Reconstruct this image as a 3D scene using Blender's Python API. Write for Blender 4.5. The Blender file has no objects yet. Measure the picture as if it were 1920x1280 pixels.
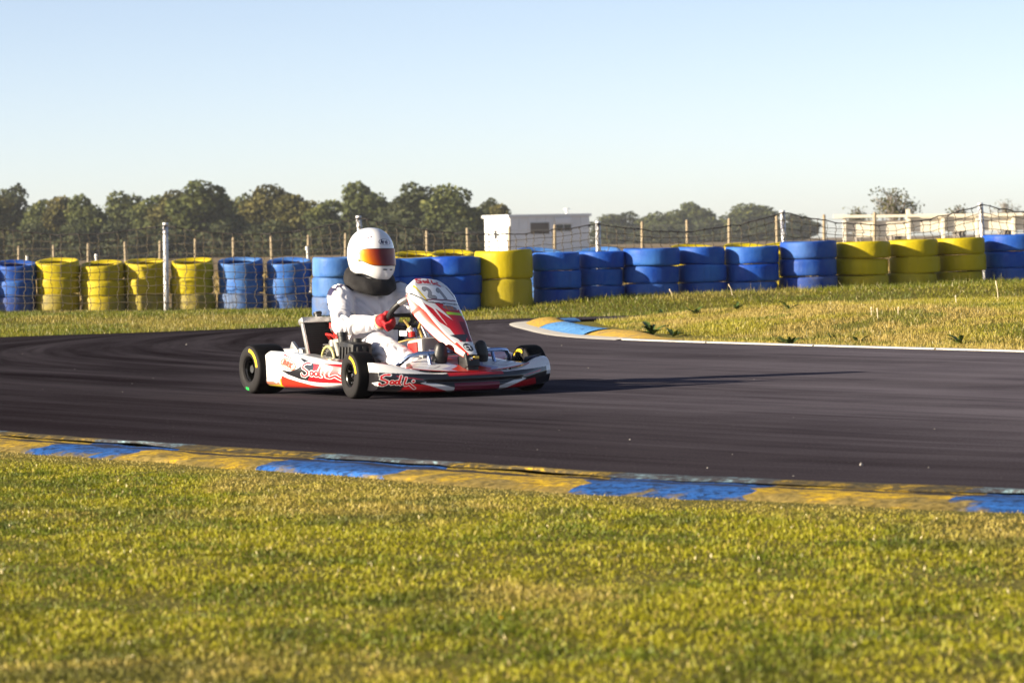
import bpy, bmesh, math, random
import numpy as np
from mathutils import Matrix, Vector

# ------------------------------------------------------------------ camera, sky, sun, exposure
SC = bpy.context.scene
COL = SC.collection
FPX, EYE = 6030.0, 0.82                       # focal length in photo pixels (1920 wide), eye height in metres
ROLL, PITCH = math.radians(1.2), math.atan(185 / 6030.0)
cam = bpy.data.cameras.new('camera')
cam.sensor_width = 36.0
cam.lens = FPX / 1920 * 36.0
cam.clip_start, cam.clip_end = 0.5, 6000
cam.dof.use_dof = True
cam.dof.focus_distance = 18.5
cam.dof.aperture_fstop = 8.0
co = bpy.data.objects.new('camera', cam)
COL.objects.link(co)
co.matrix_world = Matrix.Translation((0, 0, EYE)) @ Matrix.Rotation(math.pi / 2 - PITCH, 4, 'X') @ Matrix.Rotation(-ROLL, 4, 'Z')
SC.camera = co

SUN_EL = math.radians(16.5)
SUN_TO = Vector((-0.934, -0.357, 0)).normalized() * math.cos(SUN_EL) + Vector((0, 0, math.sin(SUN_EL)))
wd = bpy.data.worlds.new('World')
SC.world = wd
wd.use_nodes = True
wn = wd.node_tree.nodes
bg = wn['Background']
sky = wn.new('ShaderNodeTexSky')
sky.sky_type = 'NISHITA'
sky.sun_disc = False
sky.sun_elevation = SUN_EL
sky.sun_rotation = math.atan2(SUN_TO.x, SUN_TO.y)
sky.air_density = 0.45
sky.dust_density = 0.5
sky.ozone_density = 0.0
wb = wn.new('ShaderNodeMix')                  # white balance of the photograph
wb.data_type, wb.blend_type = 'RGBA', 'MULTIPLY'
wb.inputs[0].default_value = 1.0
wb.inputs[7].default_value = (1.19, 1.08, 1.04, 1)
wd.node_tree.links.new(sky.outputs[0], wb.inputs[6])
wd.node_tree.links.new(wb.outputs[2], bg.inputs[0])
bg.inputs[1].default_value = 0.07
sl = bpy.data.lights.new('sun', 'SUN')
sl.energy = 5.0
sl.angle = math.radians(0.5)
sl.color = (1.0, 0.87, 0.66)
so = bpy.data.objects.new('sun', sl)
COL.objects.link(so)
so.rotation_euler = SUN_TO.to_track_quat('Z', 'Y').to_euler()
so.location = SUN_TO * 60
SC.view_settings.view_transform = 'Standard'
SC.view_settings.look = 'None'
SC.view_settings.exposure = 1.42
SC.view_settings.gamma = 1
SC.view_settings.use_curve_mapping = False
SC.cycles.max_bounces = 6
SC.cycles.transparent_max_bounces = 8
SC.cycles.use_denoising = True

# ------------------------------------------------------------------ measuring helpers
_fw = np.array([0, math.cos(PITCH), -math.sin(PITCH)])
_u0 = np.array([0, math.sin(PITCH), math.cos(PITCH)])
_r0 = np.array([1.0, 0, 0])
_rt = math.cos(ROLL) * _r0 - math.sin(ROLL) * _u0
_up = math.sin(ROLL) * _r0 + math.cos(ROLL) * _u0


def at(px, py, Y):
    """point at distance Y whose direction was measured at photo pixel (px, py)"""
    d = _fw + _rt * (px - 960) / FPX - _up * (py - 640) / FPX
    return np.array([0, 0, EYE]) + d * Y / d[1]


RNG = np.random.default_rng(7)
random.seed(7)


def smooth(a, b, x):
    t = np.clip((np.asarray(x, float) - a) / (b - a), 0, 1)
    return t * t * (3 - 2 * t)


_perm = np.random.default_rng(3).random((256, 256))


def vnoise(x, y, f=1.0):
    x = np.asarray(x, float) * f; y = np.asarray(y, float) * f
    xi = np.floor(x).astype(int); yi = np.floor(y).astype(int)
    fx = x - xi; fy = y - yi
    fx = fx * fx * (3 - 2 * fx); fy = fy * fy * (3 - 2 * fy)
    g = lambda a, b: _perm[a & 255, b & 255]
    return (g(xi, yi) * (1 - fx) + g(xi + 1, yi) * fx) * (1 - fy) + (g(xi, yi + 1) * (1 - fx) + g(xi + 1, yi + 1) * fx) * fy


def fbm(x, y, f=1.0, o=4):
    s = 0; a = 1; t = 0
    for k in range(o):
        s = s + a * vnoise(np.asarray(x) + 17.3 * k, np.asarray(y) - 9.1 * k, f); t += a; a *= .55; f *= 2.03
    return s / t


# ------------------------------------------------------------------ mesh helpers
def mesh_np(name, V, Fc, mat=None, smooth_=False, col=None):
    """Fc: (n,3) or (n,4) int array or list of lists"""
    me = bpy.data.meshes.new(name)
    V = np.asarray(V, np.float32)
    if isinstance(Fc, np.ndarray):
        k = Fc.shape[1]; n = len(Fc)
        me.vertices.add(len(V)); me.vertices.foreach_set('co', V.ravel())
        me.loops.add(n * k); me.loops.foreach_set('vertex_index', Fc.astype(np.int32).ravel())
        me.polygons.add(n); me.polygons.foreach_set('loop_start', np.arange(0, n * k, k, dtype=np.int32))
        me.update(calc_edges=True)
    else:
        me.from_pydata([tuple(map(float, v)) for v in V], [], [list(map(int, f)) for f in Fc])
        me.update()
    if smooth_:
        me.polygons.foreach_set('use_smooth', np.ones(len(me.polygons), bool))
    if col is not None:
        ca = me.color_attributes.new('Col', 'FLOAT_COLOR', 'POINT')
        c = np.ones((len(V), 4), np.float32); c[:, :3] = col
        ca.data.foreach_set('color', c.ravel())
    if mat: me.materials.append(mat)
    return me


def obj(name, me, parent=None, loc=None, **props):
    o = bpy.data.objects.new(name, me)
    COL.objects.link(o)
    if parent: o.parent = parent
    if loc is not None: o.location = loc
    for k, v in props.items(): o[k] = v
    return o


def empty(name, loc=(0, 0, 0), **props):
    o = obj(name, None, None, loc, **props)
    o.empty_display_size = 0.1
    return o


class MB:
    """collects pieces into one mesh"""
    def __init__(s): s.V = []; s.F = []

    def add(s, V, Fc):
        n = len(s.V); s.V += [tuple(v) for v in V]; s.F += [[i + n for i in f] for f in Fc]; return s

    def box(s, c, d, rot=None, bev=0.0):
        bm = bmesh.new(); bmesh.ops.create_cube(bm, size=1)
        for v in bm.verts: v.co = Vector((v.co.x * d[0], v.co.y * d[1], v.co.z * d[2]))
        if bev: bmesh.ops.bevel(bm, geom=bm.edges[:], offset=bev, segments=2, affect='EDGES', profile=.6)
        M = Matrix.Translation(c) @ (rot.to_4x4() if rot else Matrix())
        bm.verts.ensure_lookup_table(); bm.verts.index_update()
        s.add([M @ v.co for v in bm.verts], [[v.index for v in f.verts] for f in bm.faces]); bm.free(); return s

    def tube(s, pts, r, n=8, caps=True, closed=False):
        P = [Vector(p) for p in pts]; m = len(P)
        rr = r if hasattr(r, '__len__') else [r] * m
        V = []; Fc = []; prev = None
        for i in range(m):
            if closed: t = P[(i + 1) % m] - P[i - 1]
            else: t = P[min(i + 1, m - 1)] - P[max(i - 1, 0)]
            t.normalize()
            if prev is None:
                a = Vector((0, 0, 1)) if abs(t.z) < .9 else Vector((1, 0, 0))
                u = t.cross(a).normalized()
            else:
                u = (prev - t * prev.dot(t)).normalized()
            prev = u; w = t.cross(u)
            for k in range(n):
                an = 2 * math.pi * k / n
                V.append(P[i] + (u * math.cos(an) + w * math.sin(an)) * rr[i])
        for i in range(m if closed else m - 1):
            j = (i + 1) % m
            for k in range(n):
                Fc.append([i * n + k, i * n + (k + 1) % n, j * n + (k + 1) % n, j * n + k])
        if caps and not closed:
            Fc.append(list(range(n))[::-1]); Fc.append([(m - 1) * n + k for k in range(n)])
        return s.add(V, Fc)

    def lathe(s, prof, n=24, M=Matrix(), closed=False):
        """prof: (r, h) pairs, turned about local Z"""
        V = []; Fc = []; m = len(prof)
        for r, h in prof:
            for k in range(n):
                a = 2 * math.pi * k / n
                V.append(M @ Vector((r * math.cos(a), r * math.sin(a), h)))
        for i in range(m if closed else m - 1):
            j = (i + 1) % m
            for k in range(n):
                Fc.append([i * n + k, i * n + (k + 1) % n, j * n + (k + 1) % n, j * n + k])
        return s.add(V, Fc)

    def mesh(s, name, mat, smooth_=False):
        me = mesh_np(name, s.V, s.F, mat, False)
        bm = bmesh.new(); bm.from_mesh(me); bmesh.ops.recalc_face_normals(bm, faces=bm.faces[:]); bm.to_mesh(me); bm.free()
        if smooth_:
            me.polygons.foreach_set('use_smooth', np.ones(len(me.polygons), bool))
            if hasattr(me, 'set_sharp_from_angle'): me.set_sharp_from_angle(angle=math.radians(40))
        return me

    def obj(s, name, mat, parent=None, smooth_=False, loc=None, **p): return obj(name, s.mesh(name, mat, smooth_), parent, loc, **p)


def grid_faces(nu, nv, wrap_u=False):
    i = np.arange(nu if wrap_u else nu - 1)[:, None]; j = np.arange(nv - 1)[None]
    i2 = (i + 1) % nu
    return np.stack([i * nv + j + 0 * i, i2 * nv + j, i2 * nv + j + 1, i * nv + j + 1], -1).reshape(-1, 4)


# ------------------------------------------------------------------ materials
def new_mat(name, rough=.6, col=(.5, .5, .5), metal=0, spec=.5, coat=0):
    m = bpy.data.materials.new(name); m.use_nodes = True
    b = m.node_tree.nodes['Principled BSDF']
    b.inputs['Base Color'].default_value = (*col, 1); b.inputs['Roughness'].default_value = rough
    b.inputs['Metallic'].default_value = metal
    b.inputs['Specular IOR Level'].default_value = spec
    b.inputs['Coat Weight'].default_value = coat; b.inputs['Coat Roughness'].default_value = .08
    return m


class NT:
    def __init__(s, m): s.t = m.node_tree; s.b = s.t.nodes['Principled BSDF']

    def n(s, typ, ins=None, **kw):
        nd = s.t.nodes.new('ShaderNode' + typ)
        for k, v in kw.items(): setattr(nd, k, v)
        for k, v in (ins or {}).items():
            if isinstance(v, bpy.types.NodeSocket): s.t.links.new(v, nd.inputs[k])
            else: nd.inputs[k].default_value = v
        return nd

    def set(s, inp, sock): s.t.links.new(sock, s.b.inputs[inp])

    def noise(s, vec, scale, detail=4, rough=.55, **kw):
        return s.n('TexNoise', {'Vector': vec, 'Scale': scale, 'Detail': detail, 'Roughness': rough}, **kw).outputs[0]

    def ramp(s, fac, stops):
        r = s.n('ValToRGB', {'Fac': fac}); e = r.color_ramp.elements
        while len(e) < len(stops): e.new(.5)
        for el, (p, c) in zip(e, stops): el.position = p; el.color = (*c, 1) if len(c) == 3 else c
        return r.outputs[0]

    def mix(s, fac, a, b, mode='MIX'):
        m = s.n('Mix', data_type='RGBA', blend_type=mode)
        for k, v in ((0, fac), (6, a), (7, b)):
            if isinstance(v, bpy.types.NodeSocket): s.t.links.new(v, m.inputs[k])
            else: m.inputs[k].default_value = v if k == 0 else (*v, 1)
        return m.outputs[2]

    def math(s, op, a, b=0.0, c=0.0):
        m = s.n('Math', operation=op)
        for k, v in ((0, a), (1, b), (2, c)):
            if isinstance(v, bpy.types.NodeSocket): s.t.links.new(v, m.inputs[k])
            else: m.inputs[k].default_value = v
        return m.outputs[0]

    def bump(s, h, strength=.3, dist=.01):
        s.set('Normal', s.n('Bump', {'Height': h, 'Strength': strength, 'Distance': dist}).outputs[0])

    def geo(s): return s.n('NewGeometry').outputs['Position']
    def tc(s): return s.n('TexCoord').outputs['Object']


def dirty(name, col, rough=.55, amt=.35, scale=9, coat=0, metal=0, dark=.35, bump=.0):
    m = new_mat(name, rough, col, metal, coat=coat); t = NT(m)
    n1 = t.noise(t.tc(), scale, 5)
    d = tuple(c * dark for c in col)
    f = t.n('MapRange', {0: n1, 1: .45, 2: .8, 3: 0, 4: amt}).outputs[0]
    t.set('Base Color', t.mix(f, col, d))
    t.set('Roughness', t.n('MapRange', {0: n1, 1: .3, 2: .7, 3: rough * .8, 4: min(1, rough * 1.25)}).outputs[0])
    if bump: t.bump(t.noise(t.tc(), scale * 6, 3), bump, .004)
    return m


def vcol_mat(name, rough=.3, coat=0.0, spec=.5):
    m = new_mat(name, rough, coat=coat, spec=spec); t = NT(m)
    a = t.n('Attribute', attribute_name='Col')
    t.set('Base Color', a.outputs['Color'])
    return m

# ================================================================== terrain
_bx = [-60, -7, -3.5, -2, 0, 1.5, 3.4, 5.6, 12, 60]
_bz = [.06, .08, .06, .03, .09, .15, .18, .21, .24, .2]


def base_z(X, Y):
    return np.interp(X, _bx, _bz) * smooth(35.9, 37.9, Y) * (1 - .5 * smooth(60, 160, Y))


def cat(P, n):
    """smooth curve through the points"""
    P = np.array(P, float); d = np.r_[0, np.cumsum(np.hypot(*np.diff(P, axis=0).T))]
    m = np.zeros_like(P)
    m[1:-1] = (P[2:] - P[:-2]) / (d[2:] - d[:-2])[:, None]
    m[0] = (P[1] - P[0]) / (d[1] - d[0]); m[-1] = (P[-1] - P[-2]) / (d[-1] - d[-2])
    s = np.linspace(0, d[-1], n); k = np.clip(np.searchsorted(d, s, 'right') - 1, 0, len(P) - 2)
    h = (d[k + 1] - d[k])[:, None]; t = ((s - d[k])[:, None]) / h
    return (2 * t**3 - 3 * t**2 + 1) * P[k] + (t**3 - 2 * t**2 + t) * h * m[k] + (-2 * t**3 + 3 * t**2) * P[k + 1] + (t**3 - t**2) * h * m[k + 1]


OUT_PTS = [(7.5, 5.6), (3.4, 8.6), (1.52, 10.2), (.43, 11.15), (-.68, 12.52), (-1.73, 13.83), (-2.35, 14.67), (-4.4, 17.6), (-6.6, 21.5), (-7.8, 26), (-6.9, 29.7),
           (-5.0, 31.52), (-3.53, 32.3), (-2.2, 33.27), (-.34, 34.6), (2.2, 35.15), (5, 35.25), (10, 35.4), (24, 36)]
INN_PTS = [(9.5, 11.6), (6, 17.6), (3.5, 21.96), (2.17, 24.2), (.94, 26.45), (.46, 27.95), (.17, 30.4), (.05, 32.1), (.12, 33.0), (.45, 33.5), (1.1, 33.6), (3, 33.6), (6, 33.7), (11, 34), (24, 35)]
OUT = cat(OUT_PTS, 900)
INN = cat(INN_PTS, 700)
KERB_W = 1.02


def poly_dist(X, Y, C):
    """distance to a densely sampled curve and the index of the nearest sample"""
    X = np.asarray(X, float).ravel(); Y = np.asarray(Y, float).ravel()
    D = np.empty(len(X)); I = np.empty(len(X), int)
    for a in range(0, len(X), 20000):
        q = (X[a:a + 20000, None] - C[None, :, 0])**2 + (Y[a:a + 20000, None] - C[None, :, 1])**2
        I[a:a + 20000] = q.argmin(1); D[a:a + 20000] = np.sqrt(q.min(1))
    return D, I


def side(X, Y, C, I):
    """signed: > 0 left of the curve's direction"""
    i = np.clip(I, 0, len(C) - 2); t = C[i + 1] - C[i]
    return t[:, 0] * (Y - C[i, 1]) - t[:, 1] * (X - C[i, 0])


def zone(X, Y):
    """signed distance inside the island (>0 on its grass) and outside the outer edge (>0 on the verge)"""
    d1, i1 = poly_dist(X, Y, INN[::4]); s1 = side(X, Y, INN[::4], i1)
    d2, i2 = poly_dist(X, Y, OUT[::4]); s2 = side(X, Y, OUT[::4], i2)
    return np.where(s1 < 0, d1, -d1), np.where(s2 > 0, d2, -d2), s1, s2


def terr(X, Y):
    sh = np.shape(X); X = np.asarray(X, float).ravel(); Y = np.asarray(Y, float).ravel()
    z = base_z(X, Y)
    a, b, s1, s2 = zone(X, Y)
    return z, a, b, sh


# the curves run near right -> hairpin -> far right: with this direction the track lies to the left of INN? settle the signs once
_a, _b, _s1, _s2 = zone(np.array([4.0, -.6]), np.array([27.0, 18.0]))
SG_I = 1 if _a[0] > 0 else -1
_a2, _b2, _, _ = zone(np.array([0.0]), np.array([7.5]))
SG_O = 1 if _b2[0] > 0 else -1


def ground_z(X, Y):
    z, a, b, sh = terr(X, Y)
    X = np.asarray(X, float).ravel(); Y = np.asarray(Y, float).ravel()
    a = a * SG_I; b = b * SG_O
    far = smooth(20, 28, Y)
    dome = .19 * smooth(.35, 3.0, a) * (a > 0)
    bumps = (fbm(X, Y, .9, 3) - .5) * .05 * np.maximum(smooth(.3, 1.5, a), smooth(1.2 - .9 * far, 2.4 - .9 * far, b)) * (np.abs(X) < 40)
    return (z + dome + bumps).reshape(sh), a.reshape(sh), b.reshape(sh)


def track_z(X, Y): return base_z(np.asarray(X, float), np.asarray(Y, float))


# ------------------------------------------------------------------ ground sheet
M_soil = new_mat('turf_soil', .95, spec=.15); t = NT(M_soil)
pos = t.geo()
n1 = t.noise(pos, .55, 5); n2 = t.noise(pos, 5, 5); n3 = t.noise(pos, 45, 3)
near = t.mix(n2, (.12, .115, .010), (.19, .15, .035)); near = t.mix(t.math('MULTIPLY', n3, .6), near, (.06, .065, .006))
sep = t.n('SeparateXYZ', {0: pos}).outputs
farc = t.mix(n1, (.14, .10, .055), (.23, .17, .09))
ff = t.n('MapRange', {0: sep[1], 1: 41.5, 2: 44.0, 3: 0, 4: 1}).outputs[0]
t.set('Base Color', t.mix(ff, near, farc)); t.bump(n3, .5, .03)

xs = np.unique(np.r_[-1500, -1000, -600, -300, -150, -80, -50, np.arange(-30, -10, 4), np.arange(-10, 13, .3), np.arange(13, 34, 4), 50, 80, 150, 300, 600, 1000, 1500])
ys = np.unique(np.r_[-60, -20, -5, 0, 3, np.arange(4.5, 46, .3), np.arange(46, 120, 6), 150, 200, 300, 450, 700, 1100, 1600])
GX, GY = np.meshgrid(xs, ys, indexing='ij')
GZ, GA, GB = ground_z(GX, GY)
GZ = GZ - .012
V = np.stack([GX, GY, GZ], -1).reshape(-1, 3)
obj('ground', mesh_np('ground', V, grid_faces(len(xs), len(ys)), M_soil, True), kind='structure')

# ------------------------------------------------------------------ asphalt ribbon
NU, NV = 420, 26
O2 = cat(OUT_PTS, NU); I2 = cat(INN_PTS, NU)
# pair the edges by fraction, hairpin to hairpin
vv = np.linspace(0, 1, NV)
AX = I2[:, None, 0] * (1 - vv) + O2[:, None, 0] * vv; AY = I2[:, None, 1] * (1 - vv) + O2[:, None, 1] * vv
AZ = track_z(AX, AY)
me = mesh_np('race_track', np.stack([AX, AY, AZ], -1).reshape(-1, 3), grid_faces(NU, NV), None, True)
uv = me.uv_layers.new(name='UVMap')
ul = np.repeat(np.r_[0, np.cumsum(np.hypot(*np.diff(.5 * (O2 + I2), axis=0).T))], NV); vl = np.tile(vv * 9.0, NU)
li = np.empty(len(me.loops), np.int32); me.loops.foreach_get('vertex_index', li)
uv.data.foreach_set('uv', np.stack([ul[li], vl[li]], -1).astype(np.float32).ravel())
M_asph = new_mat('asphalt', .8, spec=.0); t = NT(M_asph)
uvn = t.n('UVMap').outputs[0]
sx = t.n('Mapping', {0: uvn, 3: (.16, 2.2, 1)}).outputs[0]
st = t.noise(sx, 1.0, 6, .62)
sx2 = t.n('Mapping', {0: uvn, 3: (.5, 9, 1)}).outputs[0]
st2 = t.noise(sx2, 1.0, 4)
pos = t.geo(); fine = t.noise(pos, 115, 2, .7); med = t.noise(pos, 1.1, 4)
c = t.mix(t.n('MapRange', {0: st, 1: .36, 2: .66, 3: 0, 4: 1}).outputs[0], (.062, .055, .068), (.135, .122, .146))
c = t.mix(t.math('MULTIPLY', t.n('MapRange', {0: st2, 1: .48, 2: .75, 3: 0, 4: 1}).outputs[0], .45), c, (.024, .019, .022))
c = t.mix(t.n('MapRange', {0: med, 1: .35, 2: .7, 3: .0, 4: .35}).outputs[0], c, (.170, .154, .176))
# racing line rubbered in towards the hairpin
darken = t.n('MapRange', {0: t.n('SeparateXYZ', {0: pos}).outputs[0], 1: -2.4, 2: 2.6, 3: 1, 4: 0}).outputs[0]
c0_ = c
c = t.mix(t.math('MULTIPLY', darken, t.n('MapRange', {0: st, 1: .3, 2: .62, 3: 1, 4: .7}).outputs[0]), c, (.006, .004, .006))
uvs_ = t.n('SeparateXYZ', {0: uvn}).outputs
c = t.mix(t.n('MapRange', {0: t.math('ADD', uvs_[1], t.math('MULTIPLY', st2, 1.6)), 1: 6.0, 2: 9.4, 3: 0, 4: .6}).outputs[0], c, (.015, .011, .014))
c = t.mix(t.math('MULTIPLY', t.math('GREATER_THAN', fine, .60), .09), c, (.34, .31, .32))
c = t.mix(t.math('MULTIPLY', t.math('LESS_THAN', fine, .40), .55), c, (.012, .010, .013))
vor = t.n('TexVoronoi', {'Vector': pos, 'Scale': 9.0, 'Randomness': 1.0}).outputs['Distance']
chip = t.math('LESS_THAN', vor, .045)
c = t.mix(t.math('MULTIPLY', chip, .3), c, (.30, .28, .28))
t.set('Base Color', c)
t.set('Roughness', t.n('MapRange', {0: st, 1: .3, 2: .7, 3: .72, 4: .88}).outputs[0])
t.bump(fine, .25, .005)
me.materials.append(M_asph)
obj('race_track', me, kind='structure')

# ------------------------------------------------------------------ near kerb, blue and yellow blocks
def kerb_paint(name, col, worn, amt, darken=.5, dirt=None):
    m = new_mat(name, .85, col, spec=.15); t = NT(m); p = t.geo()
    n1 = t.noise(p, 5, 6, .65); n2 = t.noise(p, 34, 4, .6); n3 = t.noise(p, 2.2, 3)
    lightc = tuple(min(.8, c * 1.5 + .08) for c in col)
    c = t.mix(t.n('MapRange', {0: n1, 1: .5, 2: .72, 3: 0, 4: .7}).outputs[0], col, lightc)
    f = t.n('MapRange', {0: n2, 1: 1 - amt, 2: 1 - amt + .1, 3: 0, 4: .9}).outputs[0]
    c = t.mix(f, c, worn)
    f2 = t.n('MapRange', {0: n1, 1: 1.02 - amt, 2: 1.12 - amt, 3: 0, 4: .85}).outputs[0]
    c = t.mix(f2, c, tuple(w * .8 for w in worn))
    sv = t.noise(t.n('Mapping', {0: t.n('UVMap').outputs[0], 3: (4, 34, 1)}).outputs[0], 1.0, 5, .65)
    c = t.mix(t.n('MapRange', {0: sv, 1: .52, 2: .60, 3: 0, 4: .55}).outputs[0], c, worn)
    c = t.mix(t.n('MapRange', {0: sv, 1: .38, 2: .33, 3: 0, 4: .75}).outputs[0], c, tuple(w * .25 for w in worn))
    # dark band along the track side (uv v is the distance across the kerb)
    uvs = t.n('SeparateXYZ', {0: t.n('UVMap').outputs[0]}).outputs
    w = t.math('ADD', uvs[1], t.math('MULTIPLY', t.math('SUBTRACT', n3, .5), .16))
    band = t.math('MULTIPLY', t.math('LESS_THAN', t.math('ABSOLUTE', t.math('SUBTRACT', w, .22)), .06), darken)
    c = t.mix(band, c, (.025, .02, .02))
    if dirt: # soil and thatch creeping over the outer half
        dm = t.n('MapRange', {0: t.math('ADD', uvs[1], t.math('MULTIPLY', t.math('SUBTRACT', n1, .5), .9)), 1: dirt, 2: dirt + .10, 3: 0, 4: .92}).outputs[0]
        c = t.mix(dm, c, t.mix(t.n('MapRange', {0: n2, 1: .35, 2: .65, 3: 0, 4: 1}).outputs[0], (.07, .055, .016), (.28, .205, .06)))
    t.set('Base Color', c); t.bump(n2, .5, .012); return m


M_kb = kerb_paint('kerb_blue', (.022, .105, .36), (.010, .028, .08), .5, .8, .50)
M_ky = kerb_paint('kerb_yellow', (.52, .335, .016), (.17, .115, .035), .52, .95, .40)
M_kl_b = kerb_paint('edge_paint_pale_blue', (.18, .28, .33), (.05, .045, .05), .58, 0)
M_kl_y = kerb_paint('edge_paint_yellow', (.44, .28, .018), (.06, .05, .03), .58, 0)
OL = np.r_[0, np.cumsum(np.hypot(*np.diff(OUT, axis=0).T))]
OT = np.gradient(OUT, axis=0); OT /= np.hypot(*OT.T)[:, None]
ON = np.stack([OT[:, 1], -OT[:, 0]], -1) * 1.0
_, _b3, _ = ground_z(np.array([OUT[200, 0] + ON[200, 0]]), np.array([OUT[200, 1] + ON[200, 1]]))
if _b3[0] < 0: ON = -ON


def on_out(s): return np.array([np.interp(s, OL, OUT[:, k]) for k in (0, 1)]), np.array([np.interp(s, OL, ON[:, k]) for k in (0, 1)])


def s_of(x, y): return OL[((OUT[:, 0] - x)**2 + (OUT[:, 1] - y)**2).argmin()]


cuts = [s_of(*p) for p in [(2.05, 9.75), (1.52, 10.2), (.95, 10.7), (.43, 11.15), (-.13, 11.86), (-.68, 12.52), (-1.27, 13.25), (-1.73, 13.83), (-2.28, 14.55)]]
st_ = cuts[1] - cuts[0]
cuts = [cuts[0] - .8 * 4, cuts[0] - .8 * 3, cuts[0] - .8 * 2, cuts[0] - .8] + cuts + [cuts[-1] + .8, cuts[-1] + 1.6, cuts[-1] + 2.4]
kerb = empty('kerb', (0, 0, 0), label='long low kerb of worn blue and yellow blocks along the near track edge', category='kerb')
KPROF = [(.125, .001), (.14, .004), (.18, .001), (.24, .003), (.30, .007), (.36, .010), (.42, .011), (.49, .010), (.56, .006), (.63, .0), (.70, -.02)]
KPROF = [(.125 + (w - .125) * .74, z) for w, z in KPROF]


def kerb_strip(name, s0, s1, prof, mat, seed, wob=.0, skew=0.0):
    n = max(6, int((s1 - s0) / .05)); V = []; UV = []
    for i in range(n):
        for j, (w, z) in enumerate(prof):
            ja = (vnoise(s0 * 3.7 + 91, w * 26) - .5) * .11 if skew else 0; jb = (vnoise(s1 * 3.7 + 91, w * 26) - .5) * .11 if skew else 0
            s = s0 + ja + (s1 + jb - s0 - ja) * i / (n - 1)
            p, q = on_out(s + skew * (w - .1))
            x, y = p + q * w
            e = 0 if i in (0, n - 1) else (vnoise(x * 7 + seed, y * 7) - .5) * wob * (j > 0)
            ww = (vnoise(x * 3.1 + 4, y * 3.1) - .5) * .14 if j == len(prof) - 1 else 0
            V.append((x + q[0] * ww, y + q[1] * ww, z + e)); UV.append((s, w))
    me = mesh_np(name, V, grid_faces(n, len(prof)), mat, True)
    l = me.uv_layers.new(name='UVMap'); li = np.empty(len(me.loops), np.int32); me.loops.foreach_get('vertex_index', li)
    l.data.foreach_set('uv', np.array(UV, np.float32)[li].ravel())
    me.flip_normals() if me.polygons[0].normal.z < 0 else None
    return me


for k in range(len(cuts) - 1):
    blue = (k % 2 == 0)
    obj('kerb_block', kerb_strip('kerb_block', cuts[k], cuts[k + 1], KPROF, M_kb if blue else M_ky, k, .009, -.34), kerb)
    obj('edge_line', kerb_strip('edge_line', cuts[k] + .05, cuts[k + 1] + .05, [(-.03, .006), (.0, .012), (.07, .014), (.115, .005)], M_kl_b if blue else M_kl_y, k, .004), kerb)

# ------------------------------------------------------------------ island edging and its kerb at the tip
IL = np.r_[0, np.cumsum(np.hypot(*np.diff(INN, axis=0).T))]
IT = np.gradient(INN, axis=0); IT /= np.hypot(*IT.T)[:, None]
IN = np.stack([IT[:, 1], -IT[:, 0]], -1)
_, _a3, _ = ground_z(np.array([INN[200, 0] + IN[200, 0] * .5]), np.array([INN[200, 1] + IN[200, 1] * .5]))
if _a3[0] < 0: IN = -IN


def isl(s): return np.array([np.interp(s, IL, INN[:, k]) for k in (0, 1)]), np.array([np.interp(s, IL, IN[:, k]) for k in (0, 1)])


def si(x, y): return IL[((INN[:, 0] - x)**2 + (INN[:, 1] - y)**2).argmin()]


M_conc = dirty('white_concrete', (.48, .45, .40), .85, .6, 6, dark=.5, bump=.4)
M_ib = kerb_paint('island_kerb_blue', (.085, .25, .54), (.04, .08, .16), .42, 0)
M_iy = kerb_paint('island_kerb_yellow', (.47, .30, .04), (.25, .175, .08), .48, 0)
M_iw = dirty('island_kerb_bare', (.3, .3, .32), .8, .8, 8, dark=.2)


def isl_strip(name, s0, s1, prof, mat, ridge=0.0):
    n = max(8, int((s1 - s0) / .025)); V = []
    for i in range(n):
        s = s0 + (s1 - s0) * i / (n - 1); p, q = isl(s)
        for w, z in prof:
            x, y = p + q * w
            r = ridge * (1 if (i % 4) < 2 else -1) if .14 < w < .40 else 0
            V.append((x, y, track_z(x, y) + z + r))
    me = mesh_np(name, V, grid_faces(n, len(prof)), mat, True)
    l = me.uv_layers.new(name='UVMap')
    if me.polygons[0].normal.z < 0: me.flip_normals()
    return me


s_white0, s_e = IL[40], si(.86, 26.6)
edging = empty('track_edging', label='thin white concrete edging along the infield grass', category='edging')
nseg = 10
for k in range(nseg):
    a, b = s_white0 + (s_e - s_white0) * k / nseg, s_white0 + (s_e - s_white0) * (k + 1) / nseg
    obj('edging_slab', isl_strip('edging_slab', a + .01, b - .01, [(-.015, .001), (-.01, .010), (.045, .013), (.055, .0)], M_conc), edging)
ikerb = empty('infield_kerb', label='domed blue and yellow kerb rounding the tip of the infield', category='kerb')
obj('apron', isl_strip('apron', s_e - .1, si(.9, 33.58), [(-.07, .002), (-.055, .006), (.0, .010), (.12, .013)], M_conc), ikerb)
IPROF = [(.09, .010), (.11, .016), (.16, .032), (.22, .046), (.28, .054), (.34, .057), (.40, .052), (.46, .034), (.50, .0)]
sb = [s_e - .25, si(.50, 27.7), si(.16, 30.5), si(.06, 32.6), si(.5, 33.52), si(1.7, 33.6)]
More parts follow.
